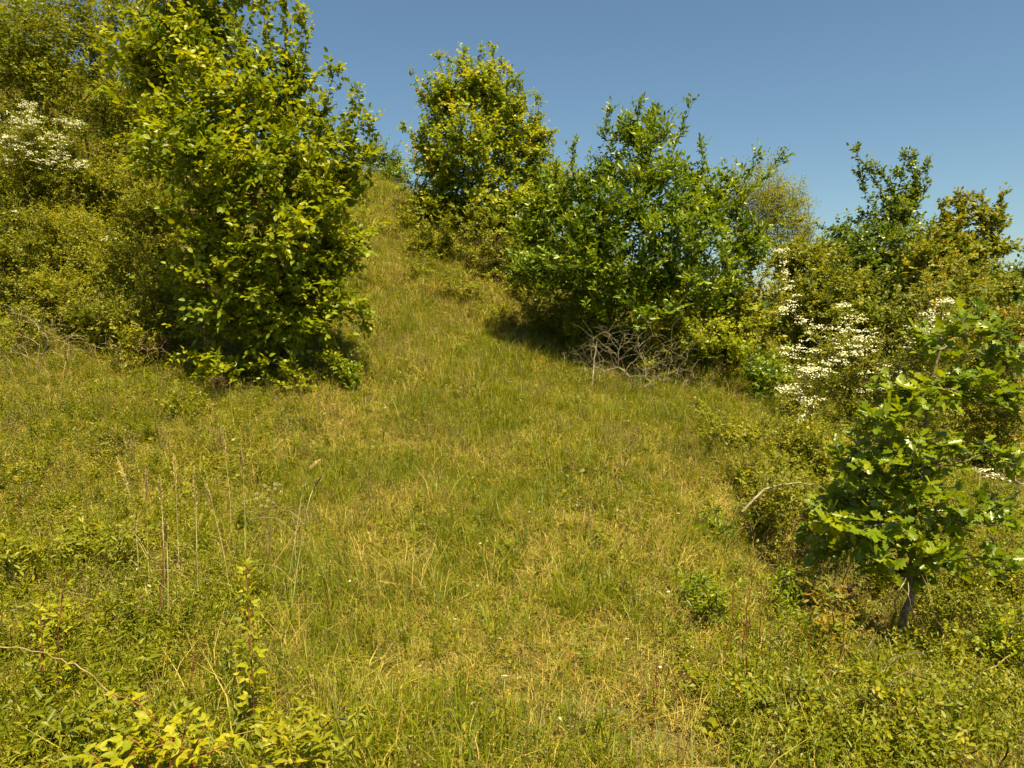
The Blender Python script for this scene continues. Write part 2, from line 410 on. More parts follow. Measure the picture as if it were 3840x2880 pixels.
def make_plant(name, label, cat, base, lobes, mats, leaf, L, seed, dens=26, stems=4, stem_r=0.3, tl=0.22, nspray=5, nleaf=8, shoots=(), group=None, tip=0.0022, bark='bark', flower=None,
               seg=0.2, skirt=0.0, crown='crown', up=0.10, trunk=None, bare=0.0, maxr=0.09, fl=None, shoot_leaf=1.0, shoot_r=.011, **kw):
    """thing > trunk, crown (leaves) [, blossom]"""
    rng = np.random.default_rng(seed)
    base = np.asarray(base, float)
    if skirt > 0:                                             # foliage carries on down to the ground
        ext = []
        for c, r in lobes:
            gz0 = float(hgt(c[0], c[1])); z = c[2] - r[2] * 0.9
            while z > gz0 + 0.05:
                rz = max(0.22, r[2] * 0.7); q = c.copy(); q[2] = z - rz * 0.5 ; q[:2] += rng.normal(0, 0.08, 2)
                ext.append((q, np.array([r[0] * 0.85, r[1] * 0.85, rz]) * skirt)); z -= rz * 1.3
        lobes = list(lobes) + ext[:14]
    tg, ct = lobe_points(lobes, dens, rng)
    gz = hgt(tg[:, 0], tg[:, 1])
    ok = tg[:, 2] > gz + 0.06
    tg, ct = tg[ok], ct[ok]
    if len(tg) == 0:
        tg = np.array([l[0] for l in lobes]); ct = tg - np.array([0, 0, .1])
    if trunk is not None:
        st = [np.asarray(q, float) for q in trunk]
    else:
        cz = np.mean([l[0][2] for l in lobes]) - base[2]
        st = []
        for i in range(stems):
            a = i * 2.4 + rng.random()
            st.append(base + np.array([math.cos(a) * stem_r * rng.uniform(.4, 1), math.sin(a) * stem_r * rng.uniform(.4, 1), max(0.12, 0.28 * cz)]))
    base = base - np.array([0, 0, 0.05])
    P, par, ends = grow(base, st, tg, rng, seg, up)
    dirs = unit(P[ends] - P[par[ends]])
    outw = unit(tg - ct)
    dirs = unit(dirs * 0.6 + outw * 0.6 + np.array([0, 0, 0.15]))
    r = np.minimum(pipe_radii(par, tip), maxr)
    gw, gl, gf = Geo(), Geo(), Geo()
    i = np.arange(1, len(P)); thick = r[i] > 0.012
    ra = np.minimum(r[par[i]], r[i] * 1.25)
    for msk, k in ((thick, 7), (~thick, 3)):
        if msk.any(): frustums(gw, P[par[i]][msk], P[i][msk], ra[msk], r[i][msk], k)
    lf = tg
    sel = rng.random(len(lf)) >= bare
    foliage(gl, gw, lf[sel], dirs[sel], rng, nspray, nleaf, tl, L, leaf, **kw)
    # long leafy shoots that stand out of the crown
    for sh in shoots:
        pts = np.asarray(sh, float)
        k = int(np.argmin(np.linalg.norm(P - pts[0], axis=1)))
        c = spline(np.concatenate([[P[k]], pts]), 8)
        rr = np.linspace(shoot_r, min(0.002, shoot_r * .4), len(c))
        frustums(gw, c[:-1], c[1:], rr[:-1], rr[1:], 5)
        sl = np.linalg.norm(np.diff(c, axis=0), axis=1).sum()
        m = max(6, int(sl / 0.055 * shoot_leaf))
        u = rng.uniform(0.15, 1, m)
        idx = u * (len(c) - 1); a = np.minimum(idx.astype(int), len(c) - 2)
        tp = c[a] + (c[a + 1] - c[a]) * (idx - a)[:, None]
        td = unit(c[a + 1] - c[a])
        kw2 = dict(kw); kw2['along'] = 0.02; kw2['spread'] = 0.55
        foliage(gl, gw, tp, td, rng, 1, max(4, nleaf - 2), tl * 0.75, L * 0.95, leaf, **kw2)
        foliage(gl, gw, c[-1:], td[-1:] if len(td) else td, rng, 3, nleaf, tl * 0.6, L * 0.8, leaf, **kw2)
    if flower is not None:
        cen = []
        for (c, rad, nf) in flower:
            q = c + unit(rng.normal(0, 1, (nf, 3))) * (rng.random((nf, 1)) ** 0.5) * rad
            cen.append(q)
        cen = np.concatenate(cen)
        blossom(gf, cen, rng)
    o = thing(name, label, cat, base, group)
    link('trunk', gw.mesh('trunk', M[bark], base), o, kind='stuff')
    link(crown, gl.mesh('crown', M[mats], base), o, kind='stuff')
    if flower is not None:
        link('blossom', gf.mesh('blossom', M['petal'], base), o, kind='stuff')
    return o, tg
def blossom(g, cen, rng, size=0.026, nf=8):
    """flat-topped clusters of small white flowers"""
    up = np.array([0, 0, 1.])
    for q in range(nf):
        n = len(cen)
        off = rng.normal(0, 1, (n, 3)) * np.array([size, size, size * 0.28])
        c = cen + off
        N = unit(up + np.array([0, -.45, 0]) + rng.normal(0, 0.35, (n, 3)) + off / size * 0.25)
        u = unit(np.cross(N, np.array([0.3, 1, 0.1]))); w = np.cross(N, u)
        rr = rng.uniform(0.007, 0.011, n)[:, None, None]
        an = np.arange(5) * math.pi / 2.5 + rng.random()
        rad = np.ones(5)
        ring = c[:, None] + rr * rad[None, :, None] * (np.cos(an)[None, :, None] * u[:, None] + np.sin(an)[None, :, None] * w[:, None]) + N[:, None] * 0.003
        v = np.concatenate([c[:, None], ring], 1).reshape(-1, 3)
        f = np.array([[0, 1 + a, 1 + (a + 1) % 5] for a in range(5)])
        f = (f[None] + (np.arange(n) * 6)[:, None, None]).reshape(-1, 3)
        g.add(v, f, np.repeat(rng.random(n), 6))
def lob(Y, lst, zr=1.0):
    """crown lobes: pixel centre, extra depth, pixel radii -> metres at that depth"""
    out = []
    for px, py, dy, rx, ry in lst:
        y = Y + dy
        c = at(px, py, y)
        k = y / F
        out.append((c, np.array([rx * k, 0.5 * (rx + ry) * k * zr, ry * k])))
    return out
def sh(Y, *lines):
    return [np.array([at(px, py, Y) for px, py in l]) for l in lines]

# ------------------------------------------------------------------ the ground, one sheet to the horizon
def vnoise(x, y, s, seed=0):
    """smooth value noise 0..1"""
    r = np.random.default_rng(seed).random((256, 256))
    u, v = np.asarray(x) / s + 100.3, np.asarray(y) / s + 100.7
    i, j = np.floor(u).astype(int), np.floor(v).astype(int)
    a, b = u - i, v - j
    a, b = a * a * (3 - 2 * a), b * b * (3 - 2 * b)
    i, j, i1, j1 = i % 256, j % 256, (i + 1) % 256, (j + 1) % 256
    return r[i, j] * (1 - a) * (1 - b) + r[i1, j] * a * (1 - b) + r[i, j1] * (1 - a) * b + r[i1, j1] * a * b
g = Geo()
rad = np.concatenate([[0.0], np.linspace(0.3, 40, 190), np.geomspace(41, 6000, 46)])
na = 168
ang = np.arange(na) * 2 * math.pi / na
X = (rad[:, None] * np.sin(ang)[None]); Yg = (rad[:, None] * np.cos(ang)[None])
Z = hgt(X, Yg)
v = np.stack([X, Yg, Z], -1).reshape(-1, 3)
i, j = np.meshgrid(np.arange(len(rad) - 1), np.arange(na), indexing='ij')
f = np.stack([i * na + j, (i + 1) * na + j, (i + 1) * na + (j + 1) % na, i * na + (j + 1) % na], -1).reshape(-1, 4)
g.add(v, f[:, ::-1])
gm = bpy.data.materials.new('grassy_soil'); gm.use_nodes = True
nt = gm.node_tree; pb = nt.nodes['Principled BSDF']; pb.inputs['Roughness'].default_value = 0.95; pb.inputs['Specular IOR Level'].default_value = 0.1
geo = nd(nt, 'ShaderNodeNewGeometry')
n1 = nd(nt, 'ShaderNodeTexNoise'); n1.inputs['Scale'].default_value = 1.1; n1.inputs['Detail'].default_value = 8; n1.inputs['Roughness'].default_value = 0.65
n2 = nd(nt, 'ShaderNodeTexNoise'); n2.inputs['Scale'].default_value = 45; n2.inputs['Detail'].default_value = 6
nt.links.new(geo.outputs['Position'], n1.inputs['Vector']); nt.links.new(geo.outputs['Position'], n2.inputs['Vector'])
r1 = ramp_node(nt, [(0.3, (0.09, 0.095, 0.018)), (0.55, (0.16, 0.13, 0.042)), (0.72, (0.28, 0.155, 0.062))])
r2 = ramp_node(nt, [(0.3, (0.55, 0.55, 0.55)), (0.7, (1.3, 1.3, 1.3))])
mm = nd(nt, 'ShaderNodeVectorMath', operation='MULTIPLY')
nt.links.new(n1.outputs['Fac'], r1.inputs[0]); nt.links.new(n2.outputs['Fac'], r2.inputs[0])
nt.links.new(r1.outputs[0], mm.inputs[0]); nt.links.new(r2.outputs[0], mm.inputs[1]); nt.links.new(mm.outputs[0], pb.inputs['Base Color'])
bp = nd(nt, 'ShaderNodeBump'); bp.inputs['Strength'].default_value = 0.9; bp.inputs['Distance'].default_value = 0.03
nt.links.new(n2.outputs['Fac'], bp.inputs['Height']); nt.links.new(bp.outputs[0], pb.inputs['Normal'])
link('ground', g.mesh('ground', gm, smooth=True), kind='structure', label='grassy hillside soil with bare reddish patches')

# far wooded hill at the right
rng = np.random.default_rng(5)
g = Geo()
nx, ny = 220, 90
xs = np.linspace(180, 1500, nx); ys = np.linspace(430, 1100, ny)
XX, YY = np.meshgrid(xs, ys, indexing='ij')
ridge = 26 + 26 * np.clip((XX - 300) / 500, 0, 1) + 8 * np.sin(XX * 0.011) + 4 * np.sin(XX * 0.031 + 1)
prof = np.exp(-((YY - 640) / 150) ** 2)
edge = np.clip((XX - 180) / 140, 0, 1) ** 0.7 * np.clip((1500 - XX) / 200, 0, 1)
bump = 7.0 * (vnoise(XX, YY, 9, 3) ** 1.5) + 3.5 * vnoise(XX, YY, 4.5, 4)
ZZ = -18 + (ridge + 18) * prof * edge + bump * np.clip(edge * prof * 4, 0, 1)
i, j = np.meshgrid(np.arange(nx - 1), np.arange(ny - 1), indexing='ij')
g.add(np.stack([XX, YY, ZZ], -1).reshape(-1, 3), np.stack([i * ny + j, (i + 1) * ny + j, (i + 1) * ny + j + 1, i * ny + j + 1], -1).reshape(-1, 4))
hm = bpy.data.materials.new('far_wood'); hm.use_nodes = True
nt = hm.node_tree; pb = nt.nodes['Principled BSDF']; pb.inputs['Roughness'].default_value = 1.0; pb.inputs['Specular IOR Level'].default_value = 0.0
geo = nd(nt, 'ShaderNodeNewGeometry'); n1 = nd(nt, 'ShaderNodeTexNoise'); n1.inputs['Scale'].default_value = 0.12; n1.inputs['Detail'].default_value = 8
nt.links.new(geo.outputs['Position'], n1.inputs['Vector'])
r1 = ramp_node(nt, [(0.35, (0.022, 0.042, 0.014)), (0.65, (0.075, 0.10, 0.03))]); nt.links.new(n1.outputs['Fac'], r1.inputs[0]); nt.links.new(r1.outputs[0], pb.inputs['Base Color'])
link('hill', g.mesh('hill', hm), kind='structure', label='far hill covered with dark green woods')

# ------------------------------------------------------------------ ground cover nobody could count: tufts scattered over the slope
def blades(g, P, lean, h, w, bend, tint):
    """bent tapered blades, all at once"""
    n = len(P)
    d = np.stack([np.cos(lean), np.sin(lean), 0 * lean], 1); s = np.stack([-d[:, 1], d[:, 0], 0 * lean], 1); z = np.array([0, 0, 1.])
    h, w, bend = h[:, None], w[:, None], bend[:, None]
    c1 = P + z * h * (.5 - .06 * bend) + d * h * bend * .25
    c2 = P + z * h * (1 - .45 * np.minimum(bend, 1.6)) + d * h * bend
    v = np.stack([P - s * w, P + s * w, c1 + s * w * .75, c1 - s * w * .75, c2], 1).reshape(-1, 3)
    k = (np.arange(n) * 5)[:, None]
    t = np.repeat(tint, 5)
    g.add(v, k + np.array([[0, 1, 2, 3]]), t)
    g.f.append(g.f[-1][:, [3, 2]].copy()); g.f[-1] = np.concatenate([g.f[-1], g.f[-2][:, :1] + 4], 1)
def join_mesh(name, parts):
    """several Geos with a material each -> one mesh"""
    G_ = Geo(); idx = []
    for k, (g, m) in enumerate(parts):
        off = G_.n
        for v, t in zip(g.v, g.t): G_.v.append(v); G_.t.append(t)
        for f in g.f: G_.f.append(f + off); idx.append(np.full(len(f), k))
        G_.n += g.n
    me = G_.mesh(name, None)
    for _, m in parts: me.materials.append(M[m])
    me.polygons.foreach_set('material_index', np.concatenate(idx).astype(np.int32)); me.update()
    return me
def disc(rng, n, R):
    """random foot points in a soft-edged round patch, drawn into small clumps"""
    k = max(3, n // 9)
    a = rng.random(k) * 6.283; r = R * rng.random(k) ** .5
    c = np.stack([np.cos(a) * r, np.sin(a) * r], 1)[rng.integers(0, k, n)] + rng.normal(0, .022, (n, 2))
    return np.concatenate([c, np.full((n, 1), -.012)], 1)
def patch(rng, ng, ns, nh, nu, R=.32, hg=(.06, .22), hs=(.03, .16), Lh=.028):
    gg, gs, gh, gu = Geo(), Geo(), Geo(), Geo()
    if ng: blades(gg, disc(rng, ng, R), rng.random(ng) * 6.283, rng.uniform(*hg, ng) * rng.uniform(.6, 1.2, ng), .0021 * rng.uniform(.7, 1.5, ng), rng.uniform(.1, .9, ng), np.where(rng.random(ng) < .16, rng.uniform(.7, .95, ng), rng.uniform(0, .5, ng)))
    if ns: blades(gs, disc(rng, ns, R) + [0, 0, .02] * rng.random((ns, 1)), rng.random(ns) * 6.283, rng.uniform(*hs, ns), .0019 * rng.uniform(.7, 1.5, ns), rng.uniform(.5, 2.0, ns), rng.uniform(0, .85, ns))
    if nh:
        P = disc(rng, nh, R); P[:, 2] = rng.uniform(.01, .085, nh); a = rng.random(nh) * 6.283
        L = Lh * rng.uniform(.5, 1.35, nh)
        leaves(gh, P, np.stack([np.cos(a), np.sin(a), rng.uniform(-.3, .6, nh)], 1), np.array([0, 0, 1.]) + rng.normal(0, .45, (nh, 3)), L, 'small', rng.uniform(.05, .75, nh), rng.choice([.7, 1.0, 1.2]))
    if nu:
        P = disc(rng, nu, R) * [1, 1, 0]; T = P + np.stack([rng.normal(0, .03, nu), rng.normal(0, .03, nu), rng.uniform(.07, .2, nu)], 1)
        frustums(gu, P, T, .0011, .0008, 3, .4)
        for q in range(6):
            e = T + rng.normal(0, .016, (nu, 3)); leaves(gu, e, rng.normal(0, 1, (nu, 3)), rng.normal(0, 1, (nu, 3)), .011, 'small', rng.uniform(.2, .9, nu), .8)
    parts = [(g_, m) for g_, m in ((gg, 'grass'), (gs, 'straw'), (gh, 'herb'), (gu, 'dryhaze')) if g_.n]
    return join_mesh('patch', parts)
def proto_grass(rng, n=14, h=(0.18, 0.38), w=0.0026, spread=0.045):
    g = Geo(); a = rng.random(n) * 6.283; r = spread * np.sqrt(rng.random(n))
    blades(g, np.stack([np.cos(a) * r, np.sin(a) * r, 0 * a - .01], 1), a + rng.normal(0, .7, n), rng.uniform(*h, n), w * rng.uniform(.7, 1.4, n), rng.uniform(.15, .9, n), np.where(rng.random(n) < .12, .85, rng.uniform(0, .5, n)))
    return g.mesh('tuft', M['grass'])
def proto_forb(rng, h=0.30, L=0.062):
    g = Geo()
    for s in range(rng.integers(2, 4)):
        b = np.array([rng.normal(0, 0.03), rng.normal(0, 0.03), -0.01]); ln = rng.normal(0, 0.15, 2); hh = h * rng.uniform(.6, 1.1)
        top = b + np.array([ln[0] * hh, ln[1] * hh, hh])
        frustums(g, b[None], top[None], 0.0022, 0.001, 3, 0.25)
        n = 14
        t = np.linspace(0.15, 1, n); a = np.arange(n) * 2.4 + rng.random() * 6
        P = b + (top - b) * t[:, None]
        D = np.stack([np.cos(a), np.sin(a), 0.25 + 0.7 * t ** 3], 1)
        N = np.array([0, 0, 1.]) + rng.normal(0, 0.25, (n, 3))
        leaves(g, P, D, N, L * (1.1 - 0.55 * t) * rng.uniform(.8, 1.15, n), 'lance', rng.uniform(0.1, 0.45, n) + 0.25 * t)
    return g.mesh('forb', M['herb'])

def gn_scatter(name, label, protos, P, rot, scl, pick, itint):
    col = bpy.data.collections.new(name + '_kinds')
    for k, me in enumerate(protos):
        col.objects.link(bpy.data.objects.new('%s_kind_%02d' % (name, k), me))
    me = bpy.data.meshes.new(name)
    me.vertices.add(len(P)); me.vertices.foreach_set('co', P.astype(np.float32).ravel())
    for nm, ty, arr, key in (('rot', 'FLOAT_VECTOR', rot, 'vector'), ('scl', 'FLOAT', scl, 'value'), ('pick', 'INT', pick, 'value'), ('itint', 'FLOAT', itint, 'value')):
        a = me.attributes.new(nm, ty, 'POINT')
        a.data.foreach_set(key, arr.astype(np.int32 if ty == 'INT' else np.float32).ravel())
    me.update()
    o = link(name, me, kind='stuff', label=label)
    ng = bpy.data.node_groups.new(name + '_nodes', 'GeometryNodeTree')
    ng.interface.new_socket('Geometry', in_out='INPUT', socket_type='NodeSocketGeometry')
    ng.interface.new_socket('Geometry', in_out='OUTPUT', socket_type='NodeSocketGeometry')
    gi, go = ng.nodes.new('NodeGroupInput'), ng.nodes.new('NodeGroupOutput')
    ci = ng.nodes.new('GeometryNodeCollectionInfo'); ci.inputs['Collection'].default_value = col
    ci.inputs['Separate Children'].default_value = True; ci.inputs['Reset Children'].default_value = True
    ip = ng.nodes.new('GeometryNodeInstanceOnPoints'); ip.inputs['Pick Instance'].default_value = True
    def attr(nm, ty):
        n = ng.nodes.new('GeometryNodeInputNamedAttribute'); n.data_type = ty; n.inputs['Name'].default_value = nm
        return n.outputs['Attribute']
    ng.links.new(gi.outputs[0], ip.inputs['Points']); ng.links.new(ci.outputs[0], ip.inputs['Instance'])
    ng.links.new(attr('pick', 'INT'), ip.inputs['Instance Index'])
    ng.links.new(attr('rot', 'FLOAT_VECTOR'), ip.inputs['Rotation']); ng.links.new(attr('scl', 'FLOAT'), ip.inputs['Scale'])
    ng.links.new(ip.outputs[0], go.inputs[0])
    o.modifiers.new('scatter', 'NODES').node_group = ng
    return o
SOIL = [(ground_hit(px, py), r) for px, py, r in ((519, 548, .16), (540, 556, .10), (515, 538, .12), (691, 646, .12), (668, 690, .20), (700, 690, .15), (640, 740, .16), (610, 655, .10), (655, 720, .14), (575, 480, .12), (390, 400, .15), (470, 470, .15), (395, 560, .10), (770, 730, .14), (530, 700, .10))]
def scatter_points(n, rng, ymax=23.0, ymin=1.6, fall=1.0, ref=4.0):
    """points on the slope, thinning out with distance; fall = 0 is even"""
    Yc = np.linspace(ymin, ymax, 400)
    wdt = 1.65 * Yc + 3.0
    pdf = wdt * np.minimum(1, (ref / Yc)) ** fall
    cdf = np.cumsum(pdf) / pdf.sum()
    y = np.interp(rng.random(n), cdf, Yc)
    x = (rng.random(n) - 0.5) * (1.65 * y + 3.0)
    keep = np.ones(n, bool)
    for c, r in SOIL:
        dd = np.hypot(x - c[0], (y - c[1]) * 0.8) + 0.12 * (vnoise(x, y, 0.12, 9) - 0.5)
        keep &= (dd > r) | (rng.random(n) < 0.12)
    keep &= ((x - 2.75) / .75) ** 2 + ((y - 6.4) / .9) ** 2 > 1.0           # little grows in the shaded hollow
    x, y = x[keep], y[keep]
    return np.stack([x, y, hgt(x, y)], 1)
def sstep(x, a, b):
    t = np.clip((x - a) / (b - a), 0, 1); return t * t * (3 - 2 * t)
def strip_mask(P):
    """1 on the open grassy strip up the middle, 0 in the rougher growth at its sides"""
    px, py = project(P)
    lft = np.interp(py, [180, 250, 330, 400, 480, 560, 768], [375, 355, 360, 330, 300, 280, 250])
    rgt = np.interp(py, [180, 250, 330, 400, 480, 560, 640, 768], [420, 480, 560, 700, 720, 720, 700, 690])
    return sstep(px, lft - 60, lft + 40) * (1 - sstep(px, rgt - 40, rgt + 40))
def lush(P):
    """where the strip is greenest"""
    return vnoise(P[:, 0], P[:, 1], 0.9, 21) * 0.6 + vnoise(P[:, 0], P[:, 1], 0.33, 22) * 0.4
def scatter(name, label, protos, P, rng, smin, smax, tint, lean=0.15):
    n = len(P)
    rot = np.stack([rng.normal(0, lean, n), rng.normal(0, lean, n), rng.random(n) * 6.283], 1)
    gn_scatter(name, label, protos, P, rot, rng.uniform(smin, smax, n), rng.integers(0, len(protos), n), tint)
def pick_by(P, prob, rng):
    return P[rng.random(len(P)) < prob]

rng = np.random.default_rng(11)
KINDS = [patch(rng, 420, 150, 70, 4) for _ in range(5)] + [patch(rng, 230, 260, 170, 8) for _ in range(6)] + [patch(rng, 90, 430, 60, 14) for _ in range(4)] + [patch(rng, 130, 170, 320, 4, hg=(.06, .2)) for _ in range(5)] + [patch(rng, 150, 260, 90, 45) for _ in range(3)]
FIRST = [0, 5, 11, 15, 20, 23]
pts = []
y = 1.5
while y < 24:                                                     # jittered rows, wider apart with distance
    st = .29 if y < 9 else .29 + (y - 9) * .022
    xs = np.arange(-(.83 * y + 1.6), .83 * y + 1.6, st)
    pts.append(np.stack([xs + rng.uniform(-.45, .45, len(xs)) * st, y + rng.uniform(-.45, .45, len(xs)) * st, np.full(len(xs), st / .28)], 1)); y += st
pts = np.concatenate(pts)
keep = np.ones(len(pts), bool)
for c, r in SOIL: keep &= np.hypot(pts[:, 0] - c[0], pts[:, 1] - c[1]) > r * .7 + .06
pts = pts[keep]; n = len(pts)
P = np.stack([pts[:, 0], pts[:, 1], hgt(pts[:, 0], pts[:, 1])], 1)
e = .15
nx_ = -(hgt(P[:, 0] + e, P[:, 1]) - hgt(P[:, 0] - e, P[:, 1])) / (2 * e); ny_ = -(hgt(P[:, 0], P[:, 1] + e) - hgt(P[:, 0], P[:, 1] - e)) / (2 * e)
rot = np.zeros((n, 3)); yaw = rng.random(n) * 6.283
for k in range(n):
    q = Vector((0, 0, 1)).rotation_difference(Vector((nx_[k] * .75, ny_[k] * .75, 1)).normalized())
    rot[k] = (q @ Vector((0, 0, 1)).rotation_difference(Vector((0, 0, 1))) @ __import__('mathutils').Quaternion((0, 0, 1), float(yaw[k]))).to_euler()
s, l = strip_mask(P), lush(P)
h2 = vnoise(P[:, 0], P[:, 1], .7, 31); h3 = vnoise(P[:, 0], P[:, 1], .55, 33); u = rng.random(n)
W_ = np.stack([(.15 + .85 * s) * sstep(l, .38, .68) * 1.4, np.full(n, .55), sstep(h3, .45, .75) * 1.1 * (.6 + .4 * s) + .15, (1.15 - s) * sstep(h2, .3, .65) + .12, sstep(vnoise(P[:, 0], P[:, 1], .8, 35), .45, .75) * 1.1 + .10], 1)
cw = np.cumsum(W_, 1); cw /= cw[:, -1:]
kk = (u[:, None] > cw).sum(1)
pick = np.array([rng.integers(FIRST[k], FIRST[k + 1]) for k in kk])
gn_scatter('grass', 'rough short grass mixed with straw and low herbs over the whole slope', KINDS, P, rot, pts[:, 2] * (rng.uniform(.85, 1.1, n) + .55 * sstep(vnoise(P[:, 0], P[:, 1], .45, 71), .55, .85)), pick, np.clip(rng.normal(.04, .11, n) + .25 * (.5 - l), -.25, .45))
P = scatter_points(20000, rng, fall=.8)
P = pick_by(P, np.clip(.15 + .85 * strip_mask(P), 0, 1) * sstep(lush(P), .40, .64) * .8 + .10 + .45 * ((project(P)[1] > 300) & (project(P)[1] < 490)) * strip_mask(P), rng)
scatter('taller_grass', 'taller green grass tufts rising from the short grass', [proto_grass(rng) for _ in range(6)], P, rng, .6, 1.2, np.clip(rng.normal(0, .08, len(P)), -.1, .4))
P = scatter_points(17000, rng)
s = strip_mask(P); h3 = vnoise(P[:, 0], P[:, 1], 0.8, 41); px, py = project(P)
P = pick_by(P, np.clip((1 - s) * 1.1, 0, 1) * (py > 340) * sstep(h3, 0.2, 0.55) + 0.03, rng)
scatter('narrow_leaved_herbs', 'upright narrow leaved herbs in the rough growth beside the grass strip', [proto_forb(rng) for _ in range(6)], P, rng, 0.6, 1.25, rng.normal(0.05, 0.14, len(P)))
P = scatter_points(16000, rng, 19, fall=.5)
px, py = project(P)
P = pick_by(P, np.maximum(sstep(vnoise(P[:, 0], P[:, 1], .6, 61), .5, .75), .95 * ((px > 380) & (px < 530) & (py > 215) & (py < 335))) * np.where(((px > 90) & (px < 460) & (py > 520)) | ((px > 385) & (px < 530) & (py > 225) & (py < 335)), 1.0, .22), rng)
def proto_tall_straw(rng, n=9):
    g = Geo(); a = rng.random(n) * 6.283; r = .05 * np.sqrt(rng.random(n))
    blades(g, np.stack([np.cos(a) * r, np.sin(a) * r, 0 * a - .01], 1), a + rng.normal(0, .8, n), rng.uniform(.14, .46, n), .0019 * rng.uniform(.7, 1.5, n), rng.uniform(.1, 1.1, n), rng.uniform(.1, .85, n))
    return g.mesh('straw', M['straw'])
scatter('tall_straw', 'long pale straw stems standing in the left foreground grass', [proto_tall_straw(rng) for _ in range(6)], P, rng, .6, 1.25, rng.normal(.05, .1, len(P)), .2)
# ------------------------------------------------------------------ trees and shrubs, far to near
TREE = dict(nspray=5, nleaf=8)
# left: the big fresh green tree
B = on_ground(272, 9.75)
make_plant('broadleaf_tree', 'big fresh green tree on the left with its top cut off by the frame', 'tree', B,
    lob(9.7, [(205, -25, .3, 70, 50), (190, 45, .2, 58, 52), (150, 62, .4, 42, 42), (232, 92, -.3, 62, 55), (282, 95, .1, 40, 52), (185, 135, -.4, 58, 45), (250, 160, -.7, 75, 55), (318, 160, 0, 42, 58),
              (350, 185, .2, 20, 38), (212, 215, -.5, 52, 50), (285, 225, -.6, 70, 52), (335, 245, -.2, 38, 38), (250, 285, -.5, 72, 45), (312, 292, -.2, 44, 42), (205, 275, -.1, 28, 45), (228, 322, -.4, 42, 22), (290, 330, -.5, 55, 22), (338, 300, -.4, 24, 20)]),
    'lime', 'oval', 0.098, 101, shoot_leaf=1.9, dens=46, stems=6, stem_r=0.55, tl=0.30, nspray=5, nleaf=8, maxr=0.07, tint0=0.42, droop=0.22, wid=1.0, spread=0.8,
    shoots=sh(9.6, [(268, 60), (264, 10), (268, -25)], [(285, 70), (287, 30), (280, -20)], [(298, 85), (306, 45), (300, 12)], [(322, 115), (331, 85), (334, 68)], [(350, 150), (360, 115), (357, 92)], [(362, 160), (372, 140), (370, 122)],
              [(245, 60), (236, 20), (232, -15)], [(360, 240), (378, 232)], [(345, 300), (362, 318), (366, 325)], [(190, 330), (180, 300), (176, 262)], [(170, 170), (150, 165), (128, 170)], [(150, 110), (120, 105), (104, 98)], [(200, 350), (206, 358), (200, 365)]))
# dark trees behind it on the slope
make_plant('dark_tree', 'dark green tree behind the big fresh green tree, above the white hawthorn', 'tree', on_ground(120, 15.6),
    lob(15.3, [(80, 75, 0, 55, 45), (130, 90, -.3, 50, 45), (55, 30, .3, 60, 45), (110, 25, .2, 60, 50), (160, 120, 0, 40, 30), (100, 120, -.4, 35, 22), (160, 50, .2, 40, 45), (30, 75, 0, 40, 40), (150, 150, -.6, 34, 26), (115, 150, -.4, 30, 20), (10, 45, -.5, 40, 40)]),
    'thicket', 'ovs', 0.078, 102, dens=30, stems=4, stem_r=.5, tl=0.32, tint0=0.38, shoots=sh(15, [(75, 30), (70, -10)], [(110, 30), (118, -10)]), maxr=.09)
make_plant('olive_tree_top', 'yellowish tree crown filling the top left corner', 'tree', on_ground(10, 18.0),
    lob(17.6, [(0, 30, 0, 45, 50), (30, 10, 0, 45, 40), (-40, 40, 0, 50, 60), (65, -15, 0, 50, 40)]), 'olive', 'ovs', 0.08, 103, dens=22, stems=3, stem_r=.4, tl=0.34, tint0=.45)
make_plant('dark_tree', 'dark tree at the top edge just left of the sky gap', 'tree', on_ground(170, 18.5),
    lob(18.3, [(175, -5, 0, 45, 45), (140, -20, 0, 50, 40), (200, 40, 0, 30, 40), (160, 60, 0, 40, 40)]), 'thicket', 'ovs', 0.08, 104, dens=22, stems=3, stem_r=.4, tl=0.34, tint0=.5)
# on the crest
make_plant('crest_bush', 'rounded dull green bush on the crest left of the yellow green tree', 'bush', on_ground(386, 21.2),
    lob(21.2, [(376, 160, 0, 20, 20), (392, 165, 0, 16, 18), (400, 178, -.2, 14, 12), (382, 180, -.3, 22, 14)]), 'glossy', 'ovs', 0.075, 105, dens=52, stems=4, tl=.25, tint0=.5)
make_plant('crest_shrub', 'small yellow green shrub on the crest against the big left tree', 'shrub', on_ground(362, 19.6),
    lob(19.6, [(360, 182, 0, 18, 18), (348, 198, -.2, 16, 14), (368, 198, -.3, 14, 10)]), 'olive', 'small', 0.06, 106, dens=80, stems=4, tl=.2, tint0=.6)
